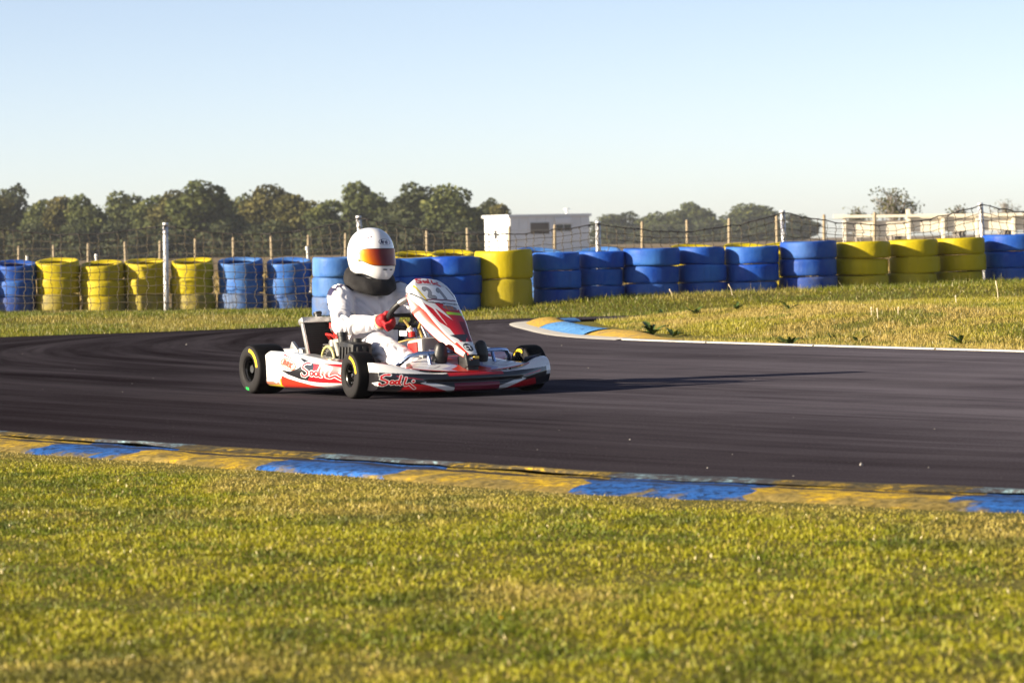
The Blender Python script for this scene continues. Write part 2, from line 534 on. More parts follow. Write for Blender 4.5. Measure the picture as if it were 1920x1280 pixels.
for k, m_ in enumerate([M_iy, M_ib, M_iy, M_ib]):
    pr = IPROF
    if k == 0: # tapers into the grass
        n = 60; V = []
        for i in range(n):
            s = sb[0] - .5 + (sb[1] - sb[0] + .5) * i / (n - 1); p, q = isl(s); f = float(smooth(0, .8, i / (n - 1)))
            for w, z in IPROF:
                x, y = p + q * (.03 + w * (.45 + .55 * f)); V.append((x, y, track_z(x, y) + .012 + (z - .012) * f))
        me = mesh_np('kerb_block', V, grid_faces(n, len(IPROF)), m_, True); me.uv_layers.new(name='UVMap')
        if me.polygons[0].normal.z < 0: me.flip_normals()
    else:
        me = isl_strip('kerb_block', sb[k] + .008, sb[k + 1] - .008, [(w, z * (1.0 if k < 3 else .55)) for w, z in IPROF], m_, .006 if k < 3 else 0)
    obj('kerb_block', me, ikerb)

# ================================================================== tyre barrier
def tyre_paint(name, col, pale):
    m = new_mat(name, .5, col, spec=.16); t = NT(m)
    tcn = t.tc(); oi = t.n('ObjectInfo').outputs['Random']
    vec = t.n('VectorMath', {0: tcn, 1: t.n('CombineXYZ', {0: t.math('MULTIPLY', oi, 37.0), 1: t.math('MULTIPLY', oi, 11.0), 2: 0.0}).outputs[0]}, operation='ADD').outputs[0]
    big = t.noise(vec, 2.4, 4); sm = t.noise(vec, 22, 4, .6)
    st = t.noise(t.n('Mapping', {0: vec, 3: (9, 9, 1.2)}).outputs[0], 1.0, 4)
    c = t.mix(t.n('MapRange', {0: big, 1: .35, 2: .7, 3: 0, 4: 1}).outputs[0], col, pale)
    c = t.mix(t.n('MapRange', {0: oi, 1: 0, 2: 1, 3: 0, 4: .3}).outputs[0], c, tuple(x * .55 for x in col))
    c = t.mix(t.n('MapRange', {0: st, 1: .58, 2: .72, 3: 0, 4: .35}).outputs[0], c, tuple(x * .45 + .01 for x in col))
    c = t.mix(t.n('MapRange', {0: sm, 1: .70, 2: .76, 3: 0, 4: .8}).outputs[0], c, (.04, .035, .03))
    # bare black rubber inside the bead, where the paint did not reach
    sp = t.n('SeparateXYZ', {0: tcn}).outputs
    rad = t.math('SQRT', t.math('ADD', t.math('MULTIPLY', sp[0], sp[0]), t.math('MULTIPLY', sp[1], sp[1])))
    c = t.mix(t.math('LESS_THAN', t.math('ADD', rad, t.math('MULTIPLY', sm, .03)), .205), c, (.015, .014, .014))
    # soil splashed on the lowest tyres, amount per tyre
    at_ = t.n('Attribute', attribute_name='soil', attribute_type='OBJECT').outputs['Fac']
    so_ = t.math('MULTIPLY', at_, t.n('MapRange', {0: t.math('ADD', big, t.math('MULTIPLY', sm, .3)), 1: .45, 2: .8, 3: 0, 4: 1}).outputs[0])
    c = t.mix(so_, c, (.11, .10, .10))
    t.set('Base Color', c)
    t.set('Roughness', t.n('MapRange', {0: big, 1: .3, 2: .7, 3: .42, 4: .62}).outputs[0])
    hh = t.math('ADD', t.math('MULTIPLY', sm, .6), t.noise(vec, 6, 3))
    t.bump(hh, .35, .02)
    return m


M_tb = tyre_paint('blue_tyre_paint', (.006, .050, .33), (.035, .15, .47))
M_tbp = tyre_paint('faded_blue_tyre_paint', (.03, .115, .40), (.09, .24, .53))
M_ty = tyre_paint('yellow_tyre_paint', (.41, .315, .0025), (.53, .425, .005))


def tyre_mesh(name, mat, seed):
    """unit tyre: outer radius .3, height .2, origin at its middle; open bore, rounded shoulders, slightly sunken sidewalls"""
    r = np.random.default_rng(seed)
    prof = [(.19, -.060), (.197, -.072), (.215, -.080), (.245, -.092), (.272, -.0985), (.288, -.096), (.296, -.086), (.2995, -.066), (.3, -.03), (.3, .03), (.2995, .066), (.296, .086), (.288, .096), (.272, .0985), (.245, .092), (.215, .080), (.197, .072), (.19, .060), (.22, .05), (.262, .035), (.275, 0), (.262, -.035), (.22, -.05)]
    n = 48; V = []
    ph = r.random(4) * 6.28; am = r.normal(0, .008, 4)
    for (a, h) in prof:
        for k in range(n):
            th = 2 * math.pi * k / n
            w = 1 + sum(am[q] * math.cos((q + 2) * th + ph[q]) for q in range(4))
            dz = .004 * math.cos(2 * th + ph[1]) * (1 if h > 0 else -1) if abs(h) > .05 else 0
            V.append((a * w * math.cos(th), a * w * math.sin(th), h + dz))
    m = len(prof); Fc = [[i * n + k, i * n + (k + 1) % n, ((i + 1) % m) * n + (k + 1) % n, ((i + 1) % m) * n + k] for i in range(m) for k in range(n)]
    me = mesh_np(name, V, Fc, mat)
    me.polygons.foreach_set('use_smooth', np.ones(len(me.polygons), bool))
    return me


TM = {c: [tyre_mesh('tyre', m, 10 + i + 7 * j) for i in range(9)] for j, (c, m) in enumerate([('blue', M_tb), ('pale', M_tbp), ('yellow', M_ty)])}
ORD = ['first', 'second', 'third', 'fourth', 'fifth', 'sixth', 'seventh', 'eighth', 'ninth', 'tenth', 'eleventh', 'twelfth', 'thirteenth', 'fourteenth', 'fifteenth', 'sixteenth']
LEV = {2: ['bottom', 'top'], 3: ['bottom', 'middle', 'top'], 1: ['only']}
tr = np.random.default_rng(21)


def stack(px, wpx, ytop, n, h, color, D, label, group, tilt=0.0, toplean=0.0, seg=None, soil=.3):
    s = FPX / D; X = at(px, 500, D)[0]; W = wpx / s
    ztop = at(px, ytop, D)[2]
    hh = h
    z = ztop - n * hh
    for k in range(n):
        o = bpy.data.objects.new('tyre', TM[color][int(tr.integers(9))])
        COL.objects.link(o)
        f = 1 + tr.normal(0, .012)
        o.scale = (W / .6 * f, W / .6 * f, hh / .2 * 1.0)
        top = (k == n - 1)
        o.location = (X + tr.normal(0, .012), D + tr.normal(0, .015), z + hh * (k + .5))
        o.rotation_euler = (math.radians(tilt * (k / max(1, n - 1)) + (toplean if top else 0)) + tr.normal(0, .008), tr.normal(0, .012) + (tr.normal(0, .035) if (top and toplean) else 0), tr.random() * 6.28)
        # keep the lean in world space: spin first, then tip towards the viewer
        R = Matrix.Rotation(o.rotation_euler.x, 4, 'X') @ Matrix.Rotation(o.rotation_euler.y, 4, 'Y') @ Matrix.Rotation(o.rotation_euler.z, 4, 'Z')
        o.rotation_euler = R.to_euler()
        o['label'] = label.replace('LEVEL', LEV[n][k]); o['category'] = 'tyre'; o['group'] = group
        o['soil'] = soil * (1.0 if k == 0 else .25)


DFENCE = 40.1


def fence_y(x): return DFENCE + max(0.0, x + .5) * .26

# the netted row on the left, behind the net
left = [(28, 78, 493, 'blue'), (108, 82, 488, 'yellow'), (192, 84, 493, 'yellow'), (272, 80, 489, 'yellow'), (361, 82, 488, 'yellow'), (453, 84, 487, 'pale'), (540, 85, 488, 'pale')]
cn = {'blue': 'blue', 'pale': 'faded blue', 'yellow': 'yellow'}
seen = {}
for i, (px, w, yt, c) in enumerate(left):
    stack(px, w, yt, 3, .212, c, 40.75 + .1 * i, 'LEVEL %s tyre of the %s stack from the left behind the net' % (cn[c], ORD[i]), 'painted tyres behind the net', 5.0, 4.0, soil=.7)
stack(-55, 80, 495, 3, .21, 'blue', 40.65, 'LEVEL blue tyre of the stack cut by the left edge of the picture', 'painted tyres behind the net', 4, 4)
back = [(632, 84, 490, 'blue', 'behind the driver\'s shoulder'), (708, 84, 482, 'yellow', 'behind the helmet'), (776, 84, 476, 'yellow', 'right of the helmet'), (852, 86, 474, 'yellow', 'left of the wide yellow stack'),
        (1012, 92, 471, 'pale', 'right of the wide yellow stack'), (1122, 90, 470, 'pale', 'by the net post right of the cabin'),
        (1300, 90, 464, 'yellow', 'peeping out behind the eighth bare stack'), (1400, 90, 462, 'yellow', 'peeping out behind the ninth bare stack'), (1466, 84, 461, 'yellow', 'in the gap left of the tallest blue stack')]
for px, w, yt, c, wh in back:
    stack(px, w, yt, 3, .212, c, 41.3 + max(0, px - 900) * .0019, ('LEVEL %s tyre of the hidden stack ' % cn[c]) + wh, 'painted tyres behind the bare row', 4, 6)
# the bare row in front of the net: px, width, top y, count, tyre height, colour
front = [(630, 92, 482, 3, .225, 'pale'), (707, 90, 486, 3, .215, 'blue'), (766, 92, 484, 3, .215, 'blue'), (846, 108, 481, 3, .215, 'blue'), (945, 109, 469, 2, .338, 'yellow'), (1043, 89, 473, 3, .214, 'blue'),
         (1128, 84, 471, 3, .205, 'blue'), (1220, 105, 465, 3, .21, 'blue'), (1315, 90, 463, 3, .212, 'blue'), (1409, 99, 462, 3, .212, 'blue'), (1515, 106, 452, 3, .214, 'blue'), (1616, 103, 453, 3, .204, 'yellow'),
         (1712, 93, 449, 3, .207, 'yellow'), (1801, 91, 446, 3, .207, 'yellow'), (1898, 106, 439, 3, .212, 'blue'), (2000, 100, 437, 3, .21, 'blue')]
for i, (px, w, yt, n, h, c) in enumerate(front):
    if i == 4: lab = 'LEVEL wide yellow tyre of the stack with only two tyres'
    else: lab = 'LEVEL %s tyre of the %s stack from the left in the bare row' % (cn[c], ORD[i])
    if px > 1950: lab = 'LEVEL blue tyre of the stack just past the right edge'
    DFI = [36.85, 37.1, 37.3, 37.5, 37.7, 38.1, 38.42, 38.55, 38.85, 39.0, 39.15, 39.45, 39.75, 40.05, 40.4, 40.6][i]
    stack(px, w, yt, n, h, c, DFI, lab, 'painted tyres of the bare row', 0, 0, soil=.8 if i in (10, 0) else .25)

# ================================================================== net fence
M_post = dirty('galvanised_post', (.62, .62, .64), .45, .5, 14, metal=.25, dark=.5)
M_net = dirty('net_cord', (.075, .06, .038), .85, .5, 30, dark=.5)
M_rope = dirty('net_rope', (.035, .03, .03), .8, .3, 20)
fence = empty('net_fence', (0, DFENCE, 0), label='sagging square-mesh net strung between white steel posts', category='fence')
posts = [(-330, 424, 0), (-10, 424, 0), (310, 418, .012), (672, 405, -.075), (1121, 415, .0), (1467, 395, -.03), (1838, 381, -.05), (2190, 372, 0)]
PT = []
for px, yt, lean in posts:
    fy = fence_y(at(px, yt, DFENCE)[0]); p = at(px, yt, fy); zt = p[2]; zb = float(ground_z(np.array(p[0]), np.array(fy))[0]) - .1
    top = Vector((p[0], fy, zt)); bot = Vector((p[0] - lean * (zt - zb), fy, zb))
    b = MB(); b.tube([bot, bot.lerp(top, .33), bot.lerp(top, .66), top], .033, 12)
    dirn = (top - bot).normalized()
    for f in (.25, .5, .72, .9): # wire ties
        q = bot.lerp(top, f); b.tube([q - dirn * .006, q + dirn * .006], .0365, 12)
    b.tube([top - dirn * .03, top + dirn * .004], .0352, 12)
    if abs(px + 330) > 1: obj('post', mesh_np('post', [Vector(v) - Vector((0, DFENCE, 0)) for v in b.V], b.F, M_post, False), fence).data.polygons.foreach_set('use_smooth', np.ones(len(b.F), bool))
    PT.append((top, bot))
nr = np.random.default_rng(5)
for k in range(1, len(PT) - 1):
    (t0, b0), (t1, b1) = PT[k], PT[k + 1]
    L = (t1 - t0).length; nx = max(8, int(L / .115)); nz = 10
    sag = [0, .11, .17, .20, .155, .15, .12, .1][k]
    sag = {1: .10, 2: .16, 3: .17, 4: .17, 5: .20, 6: .16}.get(k, .1)
    V = {}; b = MB(); bt = MB()
    yoff = -.045
    for i in range(nx + 1):
        u = i / nx
        t_ = t0.lerp(t1, u); bo = b0.lerp(b1, u)
        zt = t_.z - .03 - sag * (1 - abs(2 * u - 1)**1.7)
        zb = float(ground_z(np.array(bo.x), np.array(bo.y))[0]) + .01; yy = t_.y - DFENCE
        for j in range(nz + 1):
            v = j / nz
            x = t_.x + (bo.x - t_.x) * v + nr.normal(0, .007) + (.02 * math.sin(i * .9) * v * (1 - v) * 2)
            V[i, j] = Vector((x, yy + yoff + nr.normal(0, .012) + .05 * math.sin(math.pi * v) * math.sin(u * 9 + k), zt + (zb - zt) * v + nr.normal(0, .006)))
    def cord(a, c, jit):
        m1 = a.lerp(c, .3) + Vector((nr.normal(0, jit), nr.normal(0, jit), nr.normal(0, jit * .6)))
        m2 = a.lerp(c, .7) + Vector((nr.normal(0, jit), nr.normal(0, jit), nr.normal(0, jit * .6)))
        return [a, m1, m2]
    for i in range(nx + 1):
        zig = []
        for j in range(nz):
            a, c = V[i, j], V[i, j + 1]; sgn = 1 if (j % 2) else -1
            zig += [a, a.lerp(c, .28) + Vector((.011 * sgn, 0, 0)), a.lerp(c, .62) + Vector((-.008 * sgn, nr.normal(0, .004), 0))]
        zig.append(V[i, nz]); b.tube(zig, .0042, 4, False)
    for j in range(1, nz + 1):
        P_ = []
        for i in range(nx): P_ += cord(V[i, j], V[i + 1, j], .003)
        P_.append(V[nx, j]); b.tube(P_, .0039, 4, False)
    P_ = []
    for i in range(nx): P_ += cord(V[i, 0], V[i + 1, 0], .004)
    P_.append(V[nx, 0]); bt.tube(P_, .0075, 5, False)
    for i in range(0, nx + 1, 1): # knots and hooks along the rope
        q = V[i, 0]
        if nr.random() < .6: bt.tube([q + Vector((-.012, 0, .006)), q + Vector((0, 0, -.004)), q + Vector((.012, 0, -.01))], [.008, .014, .006], 5)
    for i in range(nx + 1):
        for j in range(1, nz):
            if nr.random() < .8:
                q = V[i, j]; b.tube([q + Vector((-.006, 0, 0)), q, q + Vector((.006, 0, 0))], [.003, .008, .003], 4, False)
    obj('net', b.mesh('net', M_net, True), fence)
    obj('rope', bt.mesh('rope', M_rope, True), fence)

# ================================================================== far post-and-wire fence
M_wood = dirty('weathered_post', (.30, .24, .155), .85, .6, 12, dark=.45)
M_wpost = dirty('white_stake', (.72, .70, .66), .6, .4, 12)
M_wire = new_mat('fence_wire', .6, (.08, .08, .08), .2)
fp = [(-30, 464), (35, 461), (100, 459), (165, 456), (234, 453), (300, 451), (366, 447), (437, 445), (508, 442), (578, 440), (648, 437), (724, 434), (800, 430), (876, 427), (955, 424), (1040, 421), (1120, 418), (1204, 415), (1288, 412), (1367, 409), (1456, 404), (1545, 402), (1640, 398)]
ff_ = empty('post_and_wire_fence', (0, 80, 0), label='line of thin weathered wooden posts with wire crossing the field', category='fence')
PP = []
for k, (px, yt) in enumerate(fp):
    D = 96 - 24 * k / len(fp); p = at(px, yt, D); zb = float(base_z(p[0], D)) - .1
    h_ = p[2] - zb; lx = nr.normal(0, .02)
    b = MB(); b.tube([Vector((p[0] + lx, D - 80, zb)), Vector((p[0] + lx * .5, D - 80, zb + h_ * .5)), Vector((p[0], D - 80, p[2] - .03)), Vector((p[0], D - 80, p[2]))], [.040, .038, .036, .02], 8)
    b.obj('post', M_wood, ff_, True); PP.append(Vector((p[0], D - 80, p[2])))
b = MB()
for dz in (.12, .4, .7):
    b.tube([q - Vector((0, 0, dz)) for q in PP], .0035, 4, False)
b.obj('wire', M_wire, ff_)
for k, (px, yt, yb, lx, wh) in enumerate([(50, 479, 492, .02, 'between the first two stacks on the left'), (180, 476, 492, 0, 'above the third stack behind the net'), (576, 461, 486, -.04, 'leaning left of the driver')]):
    D = 52.0; p = at(px, yt, D); zb = float(base_z(p[0], D)) - .05
    b = MB(); b.tube([Vector((-lx * .8, 0, zb)), Vector((0, 0, p[2] - .07)), Vector((lx * .1, 0, p[2] - .068)), Vector((lx * .15, 0, p[2]))], [.018, .018, .027, .024], 10)
    b.obj('stake', M_wpost, None, True, (p[0], D, 0), label='short white capped stake ' + wh, category='stake', group='short white stakes')

# ================================================================== cabin
M_cab = new_mat('cabin_sheet', .55, (.70, .71, .72)); t = NT(M_cab)
nz_ = t.noise(t.tc(), 1.2, 4)
t.set('Base Color', t.mix(t.n('MapRange', {0: nz_, 1: .4, 2: .75, 3: 0, 4: .3}).outputs[0], (.72, .73, .74), (.5, .5, .48)))
M_trim = dirty('cabin_trim', (.66, .67, .68), .5, .3, 3, dark=.7)
M_glass = new_mat('dark_window', .12, (.012, .011, .012), spec=.6)
M_glassb = new_mat('brown_window', .2, (.085, .062, .052), spec=.5)
DC = 214.0
cor = at(957, 470, DC)  # ground corner nearest the viewer
cab = empty('site_cabin', (cor[0], DC, 0), label='white flat-roofed site cabin standing in the field behind the tyres', category='cabin')
A = math.radians(27)
ux = Vector((math.cos(A), math.sin(A), 0)); uy = Vector((-math.sin(A), math.cos(A), 0))  # ux along the long shaded front, uy along the short lit end
LC, WC, HC = 6.0, 3.7, 2.62
RC = Matrix((ux, uy, Vector((0, 0, 1)))).transposed()
def cabbox(name, x0, x1, y0, y1, z0, z1, m, parent, bev=0): 
    b = MB(); b.box(RC @ Vector(((x0 + x1) / 2, (y0 + y1) / 2, (z0 + z1) / 2)), (x1 - x0, y1 - y0, z1 - z0), RC, bev); return b.obj(name, m, parent)
# four walls made of single cladding boards (end) and sheets (front)
nb = 7
for k in range(nb): cabbox('end_board', -.04 + .012 * (k % 2), .02, WC * k / nb + .012, WC * (k + 1) / nb - .012, 0, HC - .12, M_cab, cab)
nf = 9
for k in range(nf): cabbox('front_panel', LC * k / nf + .01, LC * (k + 1) / nf - .01, -.04 + .01 * (k % 2), .02, 0, HC - .12, M_cab, cab)
cabbox('core', .02, LC - .02, .02, WC, 0, HC - .13, M_trim, cab)
rf = cabbox('roof', -.18, LC + .12, -.14, WC + .14, HC - .12, HC + .06, M_trim, cab, .02)
b = MB(); q = RC @ Vector((LC * .86, 1.6, 0)); b.tube([q + Vector((0, 0, HC)), q + Vector((0, 0, HC + .34))], .09, 10); b.lathe([(.02, .48), (.26, .40), (.26, .37), (.05, .40)], 12, Matrix.Translation(q + Vector((0, 0, HC)))); b.obj('flue', M_trim, rf, True)
w = cabbox('window', -.052, -.03, WC * .48, WC * .62, 1.02, 1.72, M_trim, cab); cabbox('pane', -.058, -.05, WC * .50, WC * .60, 1.08, 1.66, M_glass, w)
w = cabbox('window', LC * .235, LC * .50, -.075, -.02, 1.28, 2.2, M_trim, cab); cabbox('pane', LC * .25, LC * .485, -.083, -.07, 1.36, 2.12, M_glassb, w)
w = cabbox('window', LC * .565, LC * .77, -.075, -.02, 1.46, 2.02, M_trim, cab)
cabbox('pane', LC * .575, LC * .663, -.083, -.07, 1.52, 1.96, M_glass, w); cabbox('pane', LC * .672, LC * .76, -.083, -.07, 1.52, 1.96, M_glass, w)
cabbox('shutter_box', LC * .56, LC * .775, -.16, -.02, 2.03, 2.38, M_cab, cab, .02)

# ================================================================== cream rail stand on the right
M_cream = dirty('cream_boards', (.80, .73, .58), .7, .4, 2.5, dark=.6)
DS = 104.0
stnd = empty('rail_barrier', (0, DS, 0), label='cream wooden barrier with top rail and boards beyond the tyres on the right', category='barrier')
def sx_(px, py, d=0): p = at(px, py, DS + d); return Vector((p[0], d, p[2]))
ppx = [1583, 1640, 1704, 1768, 1832, 1900, 1968, 2040]
for px in ppx:
    a = sx_(px, 403 - (px - 1583) * .012); b = MB(); b.box(Vector((a.x, 0, a.z / 2 - .1)), (.10, .10, a.z + .2), None, .012); b.obj('post', M_cream, stnd)
for px in (1704,):
    a = sx_(px, 392); b = MB(); b.box(Vector((a.x, .2, a.z / 2)), (.13, .12, a.z), None, .01); b.obj('post', M_cream, stnd)
for k in range(len(ppx) - 1):
    a = sx_(ppx[k], 406 - (ppx[k] - 1583) * .012); c = sx_(ppx[k + 1], 406 - (ppx[k + 1] - 1583) * .012)
    b = MB(); b.box((a + c) / 2 + Vector((0, -.09, 0)), ((c - a).x - .01, .05, .085), Matrix.Rotation(-math.atan2((c - a).z, (c - a).x), 3, 'Y'), .008); b.obj('rail', M_cream, stnd)
    for j in range(4):
        zz = [418, 425.5, 433, 440.5][j]
        a2 = sx_(ppx[k], zz - (ppx[k] - 1583) * .014 - (8 if ppx[k] > 1650 else 0)); c2 = sx_(ppx[k + 1], zz - (ppx[k + 1] - 1583) * .014 - (8 if ppx[k] > 1650 else 0))
        b = MB(); b.box((a2 + c2) / 2 + Vector((0, .1, nr.normal(0, .006))), ((c2 - a2).x - .012, .04, .128), Matrix.Rotation(-math.atan2((c2 - a2).z, (c2 - a2).x), 3, 'Y'), .006); b.obj('board', M_cream, stnd)
a = sx_(1562, 407); c = sx_(1583, 405); b = MB(); b.box((a + c) / 2 + Vector((0, -.09, 0)), ((c - a).x, .05, .12), None, .008); b.obj('rail', M_cream, stnd)

# ================================================================== trees
def leaf_mat(name, a, b, c):
    m = new_mat(name, .75, a, spec=.2); t = NT(m)
    at_ = t.n('Attribute', attribute_name='Col').outputs['Color']; oi = t.n('ObjectInfo').outputs['Random']
    sp = t.n('SeparateColor', {0: at_}).outputs
    col = t.ramp(sp[0], [(0, a), (.55, b), (1, c)])
    col = t.mix(t.math('MULTIPLY', oi, .35), col, tuple(.5 * (x + y) for x, y in zip(b, (.06, .080, .030))))
    t.set('Base Color', col)
    b_ = t.b; b_.inputs['Subsurface Weight'].default_value = 0
    tr_ = t.n('BsdfTranslucent', {'Color': col}); mx = t.n('MixShader', {0: .25, 1: b_.outputs[0], 2: tr_.outputs[0]})
    t.t.links.new(mx.outputs[0], t.t.nodes['Material Output'].inputs[0])
    return m


M_leaf = [leaf_mat('oak_leaf', (.036, .050, .018), (.105, .118, .032), (.23, .21, .055)), leaf_mat('dull_leaf', (.027, .036, .017), (.064, .072, .03), (.13, .122, .045)), leaf_mat('autumn_leaf', (.042, .044, .016), (.125, .112, .03), (.26, .20, .05))]
M_twig = dirty('grey_twig', (.26, .23, .20), .9, .4, 6); M_bark = dirty('bark', (.10, .085, .07), .9, .5, 4)


def crown_mesh(seed, mat, H, W, low=.08, n=2600, lump=9, size=.34):
    r = np.random.default_rng(seed)
    # lobes fill an uneven crown; leaves sit on the lobes' shells and inside
    L = []
    for k in range(lump):
        f = k / (lump - 1)
        ang = r.random() * 6.28; zc = H * (low + .12 + (.80 - low) * f**.9); rad = W * .5 * (1.0 - .5 * abs(f - .42)**1.3) * (.35 + .45 * r.random())
        L.append((math.cos(ang) * rad * .75, math.sin(ang) * rad * .75, zc, W * (.19 + .11 * r.random()) * (1 - .12 * f), H * (.11 + .05 * r.random())))
    L += [(W * .32 * math.cos(a), W * .32 * math.sin(a), H * (low + .18 + .1 * r.random()), W * .2, H * .15) for a in r.random(5) * 6.28]
    for a in range(lump + 4):
        ang = r.random() * 6.28; f = r.random(); L.append((math.cos(ang) * W * .40 * f**.5, math.sin(ang) * W * .40 * f**.5, H * (.3 + .42 * (1 - f) + .1 * r.random()), W * .16, H * .12))
    L = np.array(L); w = L[:, 3]**2 * L[:, 4]; w /= w.sum()
    k = r.choice(len(L), n, p=w); d = r.normal(size=(n, 3)); d /= np.linalg.norm(d, axis=1)[:, None]
    rr = .55 + .5 * r.random(n)**.6 + (r.random(n) < .07) * .28 * r.random(n)
    P = L[k, :3] + d * np.stack([L[k, 3], L[k, 3], L[k, 4]], -1) * rr[:, None]
    P[:, 2] = np.maximum(P[:, 2], .15)
    N = d * .7 + r.normal(size=(n, 3)) * .7; N /= np.linalg.norm(N, axis=1)[:, None]
    a = np.cross(N, r.normal(size=(n, 3))); a /= np.linalg.norm(a, axis=1)[:, None]; b = np.cross(N, a)
    sz = size * (.55 + .9 * r.random(n)); s1 = (sz * .5)[:, None]; s2 = (sz * (.3 + .25 * r.random(n)))[:, None]
    V = np.stack([P - a * s1, P - b * s2 + a * s1 * .1, P + a * s1, P + b * s2 - a * s1 * .15], 1)
    c = np.clip(.35 + .25 * (vnoise(P[:, 0] * .9 + seed, P[:, 2] * .9) - .5) * 2 + r.normal(0, .18, n), 0, 1)
    me = mesh_np('crown', V.reshape(-1, 3), np.arange(4 * n).reshape(n, 4), mat, False, np.repeat(np.stack([c, c, c], -1), 4, 0))
    return me, L


def trunk_mesh(L, H, seed, r0=.16):
    r = np.random.default_rng(seed); b = MB()
    top = Vector((r.normal(0, .15), r.normal(0, .15), H * .62))
    b.tube([Vector((0, 0, -.2)), Vector((.05, .02, H * .25)), top * .72, top], [r0 * 1.3, r0, r0 * .7, r0 * .35], 8)
    for l in L[::2]:
        s = Vector((0, 0, H * (.2 + .3 * r.random()))); e = Vector(l[:3]); m = s.lerp(e, .5) + Vector((0, 0, -.12 * H * .3))
        b.tube([s, m, e], [r0 * .5, r0 * .35, r0 * .12], 6)
    return b.mesh('trunk', M_bark, True)


TV = []
for k, (lm, H, W, n) in enumerate([(0, 7.2, 6.2, 4200), (1, 6.4, 5.4, 3600), (2, 7.4, 6.4, 4200), (0, 6.0, 5.0, 3300), (1, 7.2, 5.0, 3600), (0, 6.8, 6.8, 4300), (2, 5.6, 4.8, 3000)]):
    c_, L_ = crown_mesh(60 + k, M_leaf[lm], H, W, n=int(n * 1.7), lump=10 + k % 3, size=.36); TV.append((c_, trunk_mesh(L_, H, 90 + k), H, W))
trees = [(-20, 372, 90, 2, 'far left tree cut by the picture edge'), (22, 357, 76, 1, 'feathery-topped tree at the left edge of the wood'), (70, 384, 66, 3, 'low dark tree right of the feathery one at the left edge'), (115, 376, 66, 6, 'brownish low tree left of the net post, above the second stack'),
         (165, 371, 80, 0, 'rounded green tree above the third tyre stack'), (225, 367, 86, 5, 'broad green tree left of the white net post'), (286, 376, 70, 3, 'small dark tree just left of the tallest tree'), (330, 362, 84, 2, 'yellowish tree directly behind the white net post'),
         (378, 347, 118, 0, 'tallest broad tree with yellow tints right of the net post'), (445, 372, 76, 5, 'olive tree filling the dip right of the tallest tree'), (505, 352, 92, 2, 'tall olive-brown tree left of the driver'), (562, 371, 80, 6, 'brownish tree sloping down towards the driver'),
         (614, 383, 64, 3, 'low tree in the gap left of the helmet'), (688, 348, 100, 0, 'tall round tree right above the helmet'), (744, 374, 70, 1, 'dark tree in the dip right of the helmet tree'), (795, 351, 90, 4, 'tall dark tree left of the cabin'), (852, 354, 92, 5, 'dark spreading tree next to the cabin'), (906, 379, 54, 4, 'small dark tree touching the left end of the cabin'), (935, 388, 46, 6, 'lowest tree peeping over the cabin end'),
         (1160, 402, 84, 1, 'hazy low tree right of the cabin'), (1207, 408, 50, 3, 'small hazy tree in the gap right of the cabin'), (1255, 398, 74, 5, 'pale green tree left of the pair in the middle'), (1308, 383, 70, 0, 'taller of the hazy trees right of the cabin'), (1398, 386, 108, 5, 'broad dark tree left of the third net post'), (1492, 402, 60, 1, 'faint low tree behind the third net post')]
for i, (px, yt, wpx, v, lab) in enumerate(trees):
    D = 300 + 30 * ((i * 7) % 4) / 4 if px < 1000 else 600 + 30 * (i % 3)
    cm, tm, H, W = TV[v]
    p = at(px, yt, D); sH = (p[2] + .05) / H * 1.02; sW = wpx * D / FPX / W * 1.42
    e = empty('broadleaf_tree', (p[0], D, -.1), label=lab, category='tree', group='trees along the far edge of the field')
    e.scale = (sW, sW, sH); e.rotation_euler = (0, 0, i * 2.1)
    obj('crown', cm, e); obj('trunk', tm, e)
def ordn(i):
    tens = {2: 'twenty', 3: 'thirty'}
    if i < 19: return (ORD + ['seventeenth', 'eighteenth', 'nineteenth'])[i]
    k = i + 1
    if k % 10 == 0: return {20: 'twentieth', 30: 'thirtieth'}[k]
    return tens[k // 10] + '-' + ORD[k % 10 - 1]


# understorey closing the foot of the wood; dark leaves also stand in for shade
bc, bl = crown_mesh(150, M_leaf[1], 3.6, 6.0, low=-.05, n=2600, lump=8, size=.36)
for i in range(34):
    px = -40 + i * 30 if i < 33 else 1000
    D = 290 + 9 * (i % 3); p = at(px, 428 - (px) * .012 + 6 * ((i * 5) % 3), D)
    e = empty('hedge_shrub', (p[0], D, -.1), label='dark hedge shrub, %s from the left along the foot of the wood' % ordn(i), category='shrub', group='dark hedge shrubs along the foot of the wood')
    k = (p[2] + .1) / 3.6; e.scale = (.85, .85, k * 1.05); e.rotation_euler = (0, 0, i * 1.7)
    obj('crown', bc, e)
for i, px in enumerate([1140, 1180, 1225, 1275, 1330, 1375, 1430, 1470]):
    D = 590; p = at(px, 424 - (px - 1140) * .018 + 4 * (i % 2), D)
    e = empty('hedge_shrub', (p[0], D, -.1), label='hazy hedge shrub, %s to the right of the cabin' % ordn(i), category='shrub', group='hedge shrubs right of the cabin'); k = (p[2] + .1) / 3.6; e.scale = (1.4, 1.4, k); e.rotation_euler = (0, 0, i * 2.3)
    obj('crown', bc, e)


